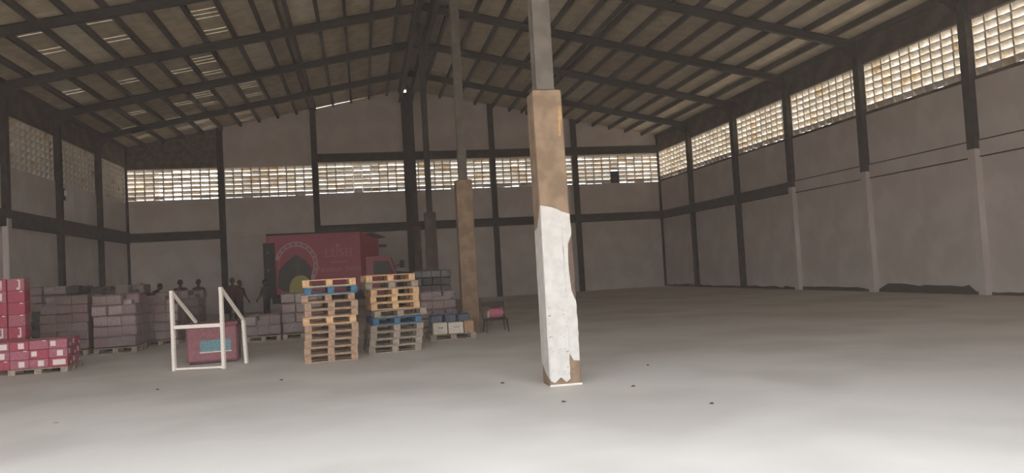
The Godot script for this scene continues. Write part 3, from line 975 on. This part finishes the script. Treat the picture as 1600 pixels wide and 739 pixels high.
# ------------------------------------------------------------------ truck
func emblem_image() -> ImageTexture:
	# print on the truck's side: 150 px per metre, 4.16 x 2.7 m
	var W := 624
	var H := 405
	var im := Image.create(W, H, false, Image.FORMAT_RGB8)
	var pink := Color(0.60, 0.20, 0.29)
	var pale := Color(0.70, 0.50, 0.52)
	var dark := Color(0.13, 0.10, 0.115)
	var yellow := Color(0.63, 0.57, 0.28)
	var skin := Color(0.27, 0.19, 0.165)
	im.fill(pink)
	var c := Vector2(188, 213)
	for y in H:
		for x in W:
			var p := Vector2(x, y)
			var d := (p - c) * Vector2(1.0, 0.88)
			var r := d.length()
			var ang := d.angle()
			var col := pink
			# ring, open at its lower left
			if r < 146 and r > 116 and ang > -2.85 and ang < 0.75:
				col = pale
				if absf(r - 131) < 6 and ang > -2.6 and ang < 0.5:
					var k := int((ang + 3.0) * 34.0)
					if (k * 7919) % 10 > 2 and fposmod((ang + 3.0) * 34.0, 1.0) > 0.35: col = Color(0.32, 0.14, 0.18)
			elif r <= 118 and r > 112 and (ang > 1.5 or ang < -2.85): col = pale.darkened(0.2)
			# hair: a broad mass falling to both sides
			var hw := 46.0 + clampf((p.y - 160.0) * 0.8, 0.0, 62.0)
			var hc := Vector2(190 - clampf((p.y - 170) * 0.12, 0, 22), 0)
			if p.y > 142 and p.y < 392 and absf(p.x - hc.x) < hw * sqrt(clampf((p.y - 141.0) / 40.0, 0.0, 1.0)) and r < 175: col = dark
			# face and neck
			var fd := (p - Vector2(194, 206)) / Vector2(20, 28)
			if fd.length() < 1.0: col = skin
			if absf(p.x - 196) < 11 and p.y > 226 and p.y < 275: col = skin
			# yellow dress
			var dy := (p - Vector2(212, 376)) / Vector2(76, 96)
			if dy.length() < 1.0: col = yellow
			im.set_pixel(x, y, col)
	# eyes, mouth
	im.fill_rect(Rect2i(183, 200, 7, 3), dark)
	im.fill_rect(Rect2i(198, 200, 7, 3), dark)
	im.fill_rect(Rect2i(188, 220, 12, 3), Color(0.36, 0.14, 0.14))
	return ImageTexture.create_from_image(im)

func lettering(called: String, text: String, font: String, height: float, at: Vector3, m: Material, parent: Node, turn := 0.0) -> void:
	var f := SystemFont.new()
	f.font_names = PackedStringArray([font])
	var t := TextMesh.new()
	t.text = text
	t.font = f
	t.font_size = 64
	t.pixel_size = height / 46.0
	t.depth = 0.012
	put(called, t, m, parent, at, Basis(Vector3.UP, turn))

func truck() -> void:
	var zt := 36.0
	var t := thing("truck", "magenta box truck parked across the back of the hall with a round portrait print", "truck")
	var x0 := -4.22
	var x1 := -0.08
	var y0 := 1.02
	var y1 := 3.72
	# box body
	span("box_body", Vector3(x0, y0, zt), Vector3(x1, y1, zt + 2.2), M.truck_pink, t, 0.03)
	# printed side panel
	var st := begin()
	var pm := StandardMaterial3D.new()
	pm.albedo_texture = emblem_image()
	pm.roughness = 0.55
	pm.resource_name = "side_print"
	var q := [v3(x0 + 0.02, y0 + 0.02, zt - 0.006), v3(x0 + 0.02, y1 - 0.03, zt - 0.006), v3(x1 - 0.02, y1 - 0.03, zt - 0.006), v3(x1 - 0.02, y0 + 0.02, zt - 0.006)]
	var uv := [Vector2(0, 1), Vector2(0, 0), Vector2(1, 0), Vector2(1, 1)]
	for tr in [[0, 1, 2], [0, 2, 3]]:
		for i in tr:
			st.set_normal(Vector3(0, 0, 1)); st.set_uv(uv[i]); st.add_vertex(q[i])
	box(st, v3((x0 + x1) / 2, (y0 + y1) / 2, zt - 0.002), Vector3(x1 - x0 - 0.04, y1 - y0 - 0.05, 0.003))
	put("side_print", st.commit(), pm, t)
	# lettering
	lettering("lettering", "LUSH", "Droid Serif", 0.34, v3(-1.08, 2.78, zt - 0.012), M.print_pale, t)
	lettering("lettering", "Passion twist", "Droid Sans", 0.25, v3(-1.1, 2.06, zt - 0.012), M.print_pale, t)
	var mk := begin()
	for k in 3:
		box(mk, v3(-1.16 + k * 0.06, 3.13 + (0.04 if k == 1 else 0.0), zt - 0.012), Vector3(0.05, 0.12, 0.01), 0.0, Basis(Vector3(0, 0, 1), (1 - k) * 0.5))
	box(mk, v3(-1.1, 3.05, zt - 0.012), Vector3(0.16, 0.03, 0.01))
	put("crest", mk.commit(), M.print_pale, t)
	var ln := begin()
	rng.seed = 5
	var lx := -1.42
	while lx < -0.75:
		var lw := rng.randf_range(0.03, 0.07)
		box(ln, v3(lx + lw / 2, 2.37, zt - 0.012), Vector3(lw, rng.randf_range(0.05, 0.085), 0.01))
		lx += lw + 0.025
	put("small_print", ln.commit(), M.print_pale, t)
	# edge rails and the rear door folded flat against the side
	span("roof_rail", Vector3(x0, y1 - 0.02, zt - 0.03), Vector3(x1, y1 + 0.05, zt + 0.05), M.truck_dark, t, 0.01)
	span("floor_rail", Vector3(x0, y0 - 0.12, zt - 0.02), Vector3(x1, y0, zt + 0.08), M.truck_dark, t, 0.01)
	var dr := span("rear_door", Vector3(x0 - 0.14, y0 - 0.1, zt - 0.09), Vector3(x0 + 0.36, 3.36, zt - 0.03), M.truck_dark, t, 0.012)
	for k in 3:
		span("hinge", Vector3(x0 + 0.02, 1.3 + k * 0.8, zt - 0.11), Vector3(x0 + 0.1, 1.4 + k * 0.8, zt - 0.09), M.truck_grey, t)
	# tapered nose between box and cab
	var ns := begin()
	var nose := [v3(x1, y0, zt), v3(x1, y1 - 0.02, zt), v3(0.74, 3.36, zt + 0.75), v3(0.74, y0, zt + 0.75), v3(x1, y0, zt + 2.2), v3(x1, y1 - 0.02, zt + 2.2), v3(0.74, 3.36, zt + 1.6), v3(0.74, y0, zt + 1.6)]
	var nm := v3(0.3, 2.2, zt + 1.2)
	for fc in [[0, 1, 2, 3], [4, 5, 6, 7], [2, 6, 7, 3], [1, 5, 6, 2], [0, 3, 7, 4]]:
		quad(ns, nose[fc[0]], nose[fc[1]], nose[fc[2]], nose[fc[3]], nm)
	put("nose_fairing", ns.commit(), M.truck_pink, t)
	var hatch := begin()
	bar(hatch, v3(0.28, 3.64, zt + 0.62), v3(0.92, 3.42, zt + 0.95), 0.7, 0.06, 0.01)
	put("roof_hatch", hatch.commit(), M.truck_grey, t)
	span("roof_lamp", Vector3(0.76, 2.98, zt + 0.7), Vector3(1.12, 3.09, zt + 0.9), M.truck_dark, t, 0.02)
	# cab
	var cab := begin()
	var pr := PackedVector2Array([Vector2(0.12, 0.75), Vector2(1.5, 0.75), Vector2(1.5, 1.68), Vector2(1.24, 2.46), Vector2(1.1, 2.54), Vector2(0.12, 2.54)])
	var pts := PackedVector3Array()
	for p in pr: pts.append(v3(p.x, p.y, zt + 0.08))
	prism(cab, pts, Vector3(0, 0, -2.0), pr)
	put("cab", cab.commit(), M.truck_pink, t)
	plate("side_window", PackedVector2Array([Vector2(0.45, 1.72), Vector2(1.36, 1.72), Vector2(1.16, 2.3), Vector2(0.45, 2.32)]), zt + 0.06, 0.03, M.truck_glass, t)
	var ws := begin()
	bar(ws, v3(1.515, 1.72, zt + 1.08), v3(1.27, 2.44, zt + 1.08), 1.7, 0.02, 0.0, Vector3(0, 0, 1).cross(Vector3(0.32, -0.95, 0)))
	put("windscreen", box_mesh(Vector3(0.02, 0.74, 1.7)), M.truck_glass, t, v3(1.392, 2.09, zt + 1.08), Basis(Vector3(0, 0, 1), 0.32))
	span("door_handle", Vector3(0.5, 1.52, zt + 0.05), Vector3(0.64, 1.56, zt + 0.08), M.truck_grey, t, 0.008)
	var bon := begin()
	pr = PackedVector2Array([Vector2(1.5, 0.75), Vector2(2.3, 0.75), Vector2(2.36, 1.5), Vector2(2.2, 1.72), Vector2(1.5, 1.8)])
	pts = PackedVector3Array()
	for p in pr: pts.append(v3(p.x, p.y, zt + 0.2))
	prism(bon, pts, Vector3(0, 0, -1.76), pr)
	put("bonnet", bon.commit(), M.truck_dark, t)
	var mir := begin()
	tube(mir, [[v3(1.45, 2.0, zt + 0.1), 0.015], [v3(1.75, 2.2, zt - 0.12), 0.015], [v3(1.75, 2.3, zt - 0.14), 0.015]], 6)
	box(mir, v3(1.75, 2.12, zt - 0.16), Vector3(0.2, 0.34, 0.06), 0.02)
	put("mirror", mir.commit(), M.truck_dark, t)
	put("bonnet_badge", box_mesh(Vector3(0.05, 0.22, 0.05), 0.015), M.lamp_white, t, v3(1.78, 1.92, zt + 0.3))
	span("chassis", Vector3(x0 + 0.1, 0.62, zt + 0.5), Vector3(2.25, 0.9, zt + 1.7), M.truck_dark, t, 0.01)
	for x in [-2.9, 1.75]:
		for s in [0, 1]:
			var wh := begin()
			var z: float = zt + 0.05 + s * 1.75
			tube(wh, [[v3(x, 0.47, z), 0.40], [v3(x, 0.47, z + 0.03), 0.465], [v3(x, 0.47, z + 0.26), 0.465], [v3(x, 0.47, z + 0.29), 0.40]], 20)
			var wn := put("wheel", wh.commit(), M.tyre_rubber, t)
			var hb := begin()
			tube(hb, [[v3(x, 0.47, z - 0.012), 0.2], [v3(x, 0.47, z + 0.02), 0.25]], 14)
			put("hub", hb.commit(), M.hub_steel, wn)

# ------------------------------------------------------------------ people: one continuous skin from joined tapered bones
func smooth_min(a: float, b: float, k: float) -> float:
	var h := clampf(0.5 + 0.5 * (b - a) / k, 0.0, 1.0)
	return lerpf(b, a, h) - k * h * (1.0 - h)

func nets(st: SurfaceTool, bones: Array, cell: float, k: float) -> void:
	# bones: [a, b, radius at a, radius at b, colour]
	var lo := Vector3(1e9, 1e9, 1e9)
	var hi := -lo
	for b in bones:
		var r: float = max(b[2], b[3]) + cell * 2.0
		for p in [b[0], b[1]]:
			lo = lo.min(p - Vector3.ONE * r)
			hi = hi.max(p + Vector3.ONE * r)
	var n := Vector3i(((hi - lo) / cell).ceil()) + Vector3i.ONE
	var field := PackedFloat32Array()
	field.resize(n.x * n.y * n.z)
	field.fill(1.0)
	for b in bones:
		var r: float = max(b[2], b[3]) + k + cell * 2.0
		var a: Vector3 = b[0]
		var d: Vector3 = b[1] - b[0]
		var dd := maxf(d.length_squared(), 1e-9)
		var i0 := Vector3i(((a.min(b[1]) - Vector3.ONE * r - lo) / cell).floor()).clamp(Vector3i.ZERO, n - Vector3i.ONE)
		var i1 := Vector3i(((a.max(b[1]) + Vector3.ONE * r - lo) / cell).ceil()).clamp(Vector3i.ZERO, n - Vector3i.ONE)
		for x in range(i0.x, i1.x + 1):
			for y in range(i0.y, i1.y + 1):
				for z in range(i0.z, i1.z + 1):
					var p := lo + Vector3(x, y, z) * cell
					var t := clampf((p - a).dot(d) / dd, 0.0, 1.0)
					var v := p.distance_to(a + d * t) - lerpf(b[2], b[3], t)
					var at := (x * n.y + y) * n.z + z
					field[at] = smooth_min(field[at], v, k)
	var verts := {}
	var place := func(x: int, y: int, z: int) -> Vector3:
		var sum := Vector3.ZERO
		var cnt := 0
		for e in [[0,0,0,1,0,0],[0,1,0,1,1,0],[0,0,1,1,0,1],[0,1,1,1,1,1],[0,0,0,0,1,0],[1,0,0,1,1,0],[0,0,1,0,1,1],[1,0,1,1,1,1],[0,0,0,0,0,1],[1,0,0,1,0,1],[0,1,0,0,1,1],[1,1,0,1,1,1]]:
			var va := field[((x + e[0]) * n.y + y + e[1]) * n.z + z + e[2]]
			var vb := field[((x + e[3]) * n.y + y + e[4]) * n.z + z + e[5]]
			if (va < 0.0) != (vb < 0.0):
				sum += Vector3(x + e[0], y + e[1], z + e[2]).lerp(Vector3(x + e[3], y + e[4], z + e[5]), va / (va - vb))
				cnt += 1
		return lo + sum / max(cnt, 1) * cell
	var dist := func(p: Vector3) -> Array:
		var best := 1e9
		var v := 1.0
		var col := Color.WHITE
		for b in bones:
			var d: Vector3 = b[1] - b[0]
			var t := clampf((p - b[0]).dot(d) / maxf(d.length_squared(), 1e-9), 0.0, 1.0)
			var q: float = p.distance_to(b[0] + d * t) - lerpf(b[2], b[3], t)
			if q < best:
				best = q
				col = b[4]
			v = smooth_min(v, q, k)
		return [v, col]
	var get := func(x: int, y: int, z: int) -> Array:
		var key := (x * n.y + y) * n.z + z
		if not verts.has(key):
			var p: Vector3 = place.call(x, y, z)
			var e := 0.006
			var c: Array = dist.call(p)
			var g := Vector3(dist.call(p + Vector3(e, 0, 0))[0] - c[0], dist.call(p + Vector3(0, e, 0))[0] - c[0], dist.call(p + Vector3(0, 0, e))[0] - c[0])
			verts[key] = [p, g.normalized(), c[1]]
		return verts[key]
	for x in range(1, n.x - 1):
		for y in range(1, n.y - 1):
			for z in range(1, n.z - 1):
				var at := (x * n.y + y) * n.z + z
				var inside := field[at] < 0.0
				for axis in 3:
					var other: int = at + (n.y * n.z if axis == 0 else n.z if axis == 1 else 1)
					if inside == (field[other] < 0.0): continue
					var q := []
					match axis:
						0: q = [get.call(x, y - 1, z - 1), get.call(x, y, z - 1), get.call(x, y, z), get.call(x, y - 1, z)]
						1: q = [get.call(x - 1, y, z - 1), get.call(x, y, z - 1), get.call(x, y, z), get.call(x - 1, y, z)]
						2: q = [get.call(x - 1, y - 1, z), get.call(x, y - 1, z), get.call(x, y, z), get.call(x - 1, y, z)]
					for tr in [[0, 1, 2], [0, 2, 3]]:
						var pa: Vector3 = q[tr[0]][0]
						var nn: Vector3 = (q[tr[2]][0] - pa).cross(q[tr[1]][0] - pa)
						var order: Array = tr if nn.dot(q[tr[0]][1]) >= 0.0 else [tr[0], tr[2], tr[1]]
						for i in order:
							st.set_normal(q[i][1])
							st.set_color(q[i][2])
							st.add_vertex(q[i][0])

func person(label: String, at: Vector3, turn: float, h: float, shirt: Color, trousers: Color, lean := 0.0, arm_l := 0.15, arm_r := 0.15) -> void:
	var t := thing("person", label, "person", at, turn, "")
	var skin := Color(0.07, 0.042, 0.03)
	var shoe := Color(0.02, 0.018, 0.018)
	var u := h / 1.8
	var bend := Basis(Vector3(1, 0, 0), lean)
	var hip := Vector3(0, 0.94, 0) * u
	var up := func(v: Vector3) -> Vector3: return hip + bend * (v * u - hip)
	var B := []
	# trunk
	B.append([up.call(Vector3(0, 0.96, 0)), up.call(Vector3(0, 1.15, 0.005)), 0.145 * u, 0.14 * u, shirt])
	B.append([up.call(Vector3(0, 1.15, 0)), up.call(Vector3(0, 1.36, -0.01)), 0.14 * u, 0.155 * u, shirt])
	B.append([up.call(Vector3(-0.15, 1.43, -0.01)), up.call(Vector3(0.15, 1.43, -0.01)), 0.075 * u, 0.075 * u, shirt])
	B.append([up.call(Vector3(0, 1.46, -0.01)), up.call(Vector3(0, 1.56, 0.01)), 0.056 * u, 0.052 * u, skin])
	# head: skull, jaw, nose, ears
	B.append([up.call(Vector3(0, 1.69, 0.0)), up.call(Vector3(0, 1.70, 0.02)), 0.092 * u, 0.09 * u, skin])
	B.append([up.call(Vector3(0, 1.625, 0.035)), up.call(Vector3(0, 1.61, 0.055)), 0.06 * u, 0.045 * u, skin])
	B.append([up.call(Vector3(0, 1.675, 0.10)), up.call(Vector3(0, 1.655, 0.118)), 0.013 * u, 0.018 * u, skin])
	for s in [-1, 1]:
		B.append([up.call(Vector3(s * 0.092, 1.68, 0.0)), up.call(Vector3(s * 0.095, 1.65, 0.005)), 0.022 * u, 0.016 * u, skin])
		# leg
		B.append([Vector3(s * 0.085, 0.93, 0) * u, Vector3(s * 0.10, 0.50, 0.02) * u, 0.095 * u, 0.066 * u, trousers])
		B.append([Vector3(s * 0.10, 0.50, 0.02) * u, Vector3(s * 0.105, 0.10, -0.015) * u, 0.062 * u, 0.05 * u, trousers])
		B.append([Vector3(s * 0.105, 0.05, -0.03) * u, Vector3(s * 0.12, 0.04, 0.14) * u, 0.05 * u, 0.038 * u, shoe])
		# arm
		var a: float = arm_l if s < 0 else arm_r
		var sh: Vector3 = up.call(Vector3(s * 0.20, 1.42, -0.01))
		var el: Vector3 = sh + Vector3(s * 0.035, -0.28 * cos(a), 0.28 * sin(a) - 0.02) * u
		var wr: Vector3 = el + Vector3(-s * 0.0, -0.25 * cos(a * 2.2), 0.25 * sin(a * 2.2) + 0.02) * u
		B.append([sh, el, 0.06 * u, 0.047 * u, shirt])
		B.append([el, wr, 0.045 * u, 0.031 * u, skin])
		var dirn := (wr - el).normalized()
		B.append([wr, wr + dirn * 0.07 * u, 0.032 * u, 0.036 * u, skin])
	var st := begin()
	nets(st, B, 0.034, 0.03)
	# five fingers on each hand, thumb off the side of the palm
	for s in [-1, 1]:
		var bone: Array = B[B.size() - 1] if s > 0 else B[B.size() - 8]
		var palm: Vector3 = bone[1]
		var d: Vector3 = (bone[1] - bone[0]).normalized()
		var wide := Vector3(0, 0, 1) - d * d.z
		wide = wide.normalized()
		var inn := Vector3(-s, 0, 0)
		st.set_color(skin)
		for f in 4:
			var root := palm + wide * (f - 1.5) * 0.02 * u
			var l: float = [0.075, 0.085, 0.08, 0.062][f] * u
			tube(st, [[root, 0.0095], [root + d * l * 0.55 + inn * 0.006, 0.009], [root + d * l + inn * 0.025, 0.0075]], 6)
		var th := palm - d * 0.045 * u + wide * 0.034 * u
		tube(st, [[th, 0.012], [th + d * 0.03 + wide * 0.02, 0.0105], [th + d * 0.062 + wide * 0.022 + inn * 0.012, 0.0085]], 6)
	put("body", st.commit(), M.person_cloth, t)
	var hair := begin()
	var hc: Vector3 = up.call(Vector3(0, 1.715, -0.012))
	var hb := [[hc, hc + bend * Vector3(0, 0.012, -0.012), 0.098 * u, 0.094 * u, Color.BLACK]]
	nets(hair, hb, 0.03, 0.01)
	put("hair", hair.commit(), M.hair_black, t)

func people() -> void:
	var maroon := Color(0.085, 0.03, 0.035)
	var black := Color(0.02, 0.02, 0.024)
	var navy := Color(0.025, 0.03, 0.045)
	var grey := Color(0.05, 0.05, 0.055)
	var z := 34.0
	person("person in a dark top seen to the shoulders behind the wrapped loads", v3(-8.95, 0, z), 0.4, 1.86, grey, black)
	person("person in dark clothes bending forward behind the wrapped loads", v3(-8.45, 0, z - 0.9), 1.5, 1.92, grey, black, 0.55, 0.5, 0.6)
	person("person in a maroon shirt standing just left of the one in black", v3(-7.4, 0, z - 0.3), 0.3, 1.92, maroon, grey, 0.0, 0.15, 0.6)
	person("person dressed all in black standing against the white back wall", v3(-6.82, 0, z + 0.3), -0.25, 1.90, black, navy)
	person("person in a dark maroon top before the back wall's left pillar", v3(-5.42, 0, z), 0.2, 1.88, maroon, black)
	person("person in a dark red top standing at the truck's rear", v3(-4.95, 0, 32.6), 0.9, 1.76, Color(0.07, 0.022, 0.025), navy, 0.08, 0.2, 0.3)
	person("person in dark clothes closest to the truck's open rear door", v3(-4.05, 0, 33.9), -0.7, 1.74, grey, black, 0.12, 0.3, 0.2)

# ------------------------------------------------------------------ small things
func small_things() -> void:
	var w := thing("wall_lamp", "small pale lamp box fixed to a dark pillar of the left wall", "lamp", v3(XL + PIL_P + 0.0, 5.85, 35.78))
	put("back_box", box_mesh(Vector3(0.1, 0.5, 0.3), 0.02), M.stool_dark, w, Vector3(0.055, 0.0, 0.0))
	put("pale_cover", box_mesh(Vector3(0.1, 0.26, 0.12), 0.03), M.lamp_white, w, Vector3(0.15, 0.05, 0.02))
	var cb := begin()
	tube(cb, [[Vector3(0.03, 0.24, 0), 0.02], [Vector3(0.03, 1.6, 0.02), 0.02]], 6)
	put("conduit", cb.commit(), M.stool_dark, w)
	rng.seed = 99
	var spots := [[1.84, 10.78, "beside the painted column's left"], [2.24, 8.91, "in front of the painted column's foot"], [4.22, 11.35, "right of and beyond the painted column"], [3.68, 7.98, "lying nearest on the right floor"], [3.34, 9.55, "tiny one just right of the painted column"], [-3.3, 13.22, "in front of the white frame"], [-3.86, 10.65, "pale one on the near left floor"], [-1.4, 13.18, "in front of the left pallet stack"]]
	for k in spots.size():
		var st := begin()
		var r := 0.032 if k < 7 else 0.03
		var c := Vector3(0, 0.008, 0)
		var ring := []
		for i in 7:
			var a := TAU * i / 7.0
			ring.append(Vector3(cos(a) * r * rng.randf_range(0.6, 1.5), rng.randf_range(0.0, 0.006), sin(a) * r * rng.randf_range(0.5, 1.0)))
		for i in 7:
			tri(st, c + Vector3(0, rng.randf_range(0.004, 0.016), 0), ring[i], ring[(i + 1) % 7], Vector3(0, -1, 0))
			tri(st, Vector3.ZERO, ring[i], ring[(i + 1) % 7], Vector3(0, 1, 0))
		var s: Array = spots[k]
		var o := put("litter_scrap", st.commit(), M.chip_pale if k == 6 else M.chip_dark, self, v3(s[0], 0.001, s[1]))
		tag(o, "small scrap of litter on the floor, " + s[2], "litter", "scraps of litter on the floor")

func _ready() -> void:
	rng.seed = 20240611
	# ---------------- camera
	var cam := Camera3D.new()
	cam.name = "camera"
	var yaw := 0.1921
	var pitch := 0.0419
	var roll := -0.0566
	var fwd := Vector3(sin(yaw) * cos(pitch), sin(pitch), -cos(yaw) * cos(pitch))
	var r0 := Vector3(cos(yaw), 0, sin(yaw))
	var u0 := r0.cross(fwd)
	var right := r0 * cos(roll) + u0 * sin(roll)
	var up := u0 * cos(roll) - r0 * sin(roll)
	cam.transform = Transform3D(Basis(right, up, -fwd), Vector3(0, 1.6, 0))
	cam.fov = rad_to_deg(2.0 * atan(369.5 / 1205.3))
	cam.near = 0.05
	cam.far = 300.0
	add_child(cam)
	cam.current = true
	# ---------------- sky and exposure
	var env := Environment.new()
	var sky := Sky.new()
	var sm := ProceduralSkyMaterial.new()
	sm.sky_top_color = Color(0.86, 0.90, 0.96)
	sm.sky_horizon_color = Color(0.97, 0.96, 0.94)
	sm.ground_horizon_color = Color(0.80, 0.77, 0.72)
	sm.ground_bottom_color = Color(0.62, 0.57, 0.50)
	sm.sky_energy_multiplier = 1.0
	sm.ground_energy_multiplier = 1.0
	sm.sun_angle_max = 0.0
	sky.sky_material = sm
	env.background_mode = Environment.BG_SKY
	env.sky = sky
	env.tonemap_mode = Environment.TONE_MAPPER_LINEAR
	env.tonemap_exposure = 6.9
	env.sdfgi_enabled = true
	env.ssao_enabled = true
	env.ssil_enabled = true
	var sun := DirectionalLight3D.new()
	sun.name = "sun"
	sun.light_color = Color(1.0, 0.985, 0.96)
	sun.light_energy = 1.2
	sun.light_angular_distance = 8.0
	sun.shadow_enabled = true
	sun.sky_mode = DirectionalLight3D.SKY_MODE_LIGHT_ONLY
	add_child(sun)
	sun.look_at_from_position(Vector3(9, 15, 0.8), Vector3.ZERO)
	# the thin dust that hangs in the hall
	env.volumetric_fog_enabled = true
	env.volumetric_fog_density = 0.0026
	env.volumetric_fog_albedo = Color(0.95, 0.88, 0.82)
	env.volumetric_fog_anisotropy = 0.2
	var we := WorldEnvironment.new()
	we.name = "environment"
	we.environment = env
	add_child(we)

	make_materials()
	build_shell()
	build_roof()
	near_column()
	column("second column along the hall, bare brown concrete under a steel post", 2.72, 20.2, 0.44, 0.43, 4.03, 0.22)
	column("third column, dark concrete under a steel post, beyond the second", 2.69, 30.5, 0.45, 0.44, 4.02, 0.22)
	column("farthest column, standing close before the back wall's centre", 2.86, 40.9, 0.42, 0.40, 4.1, 0.26)
	truck()
	goods()
	cartons()
	pallet_stacks()
	white_frame()
	people()
	small_things()
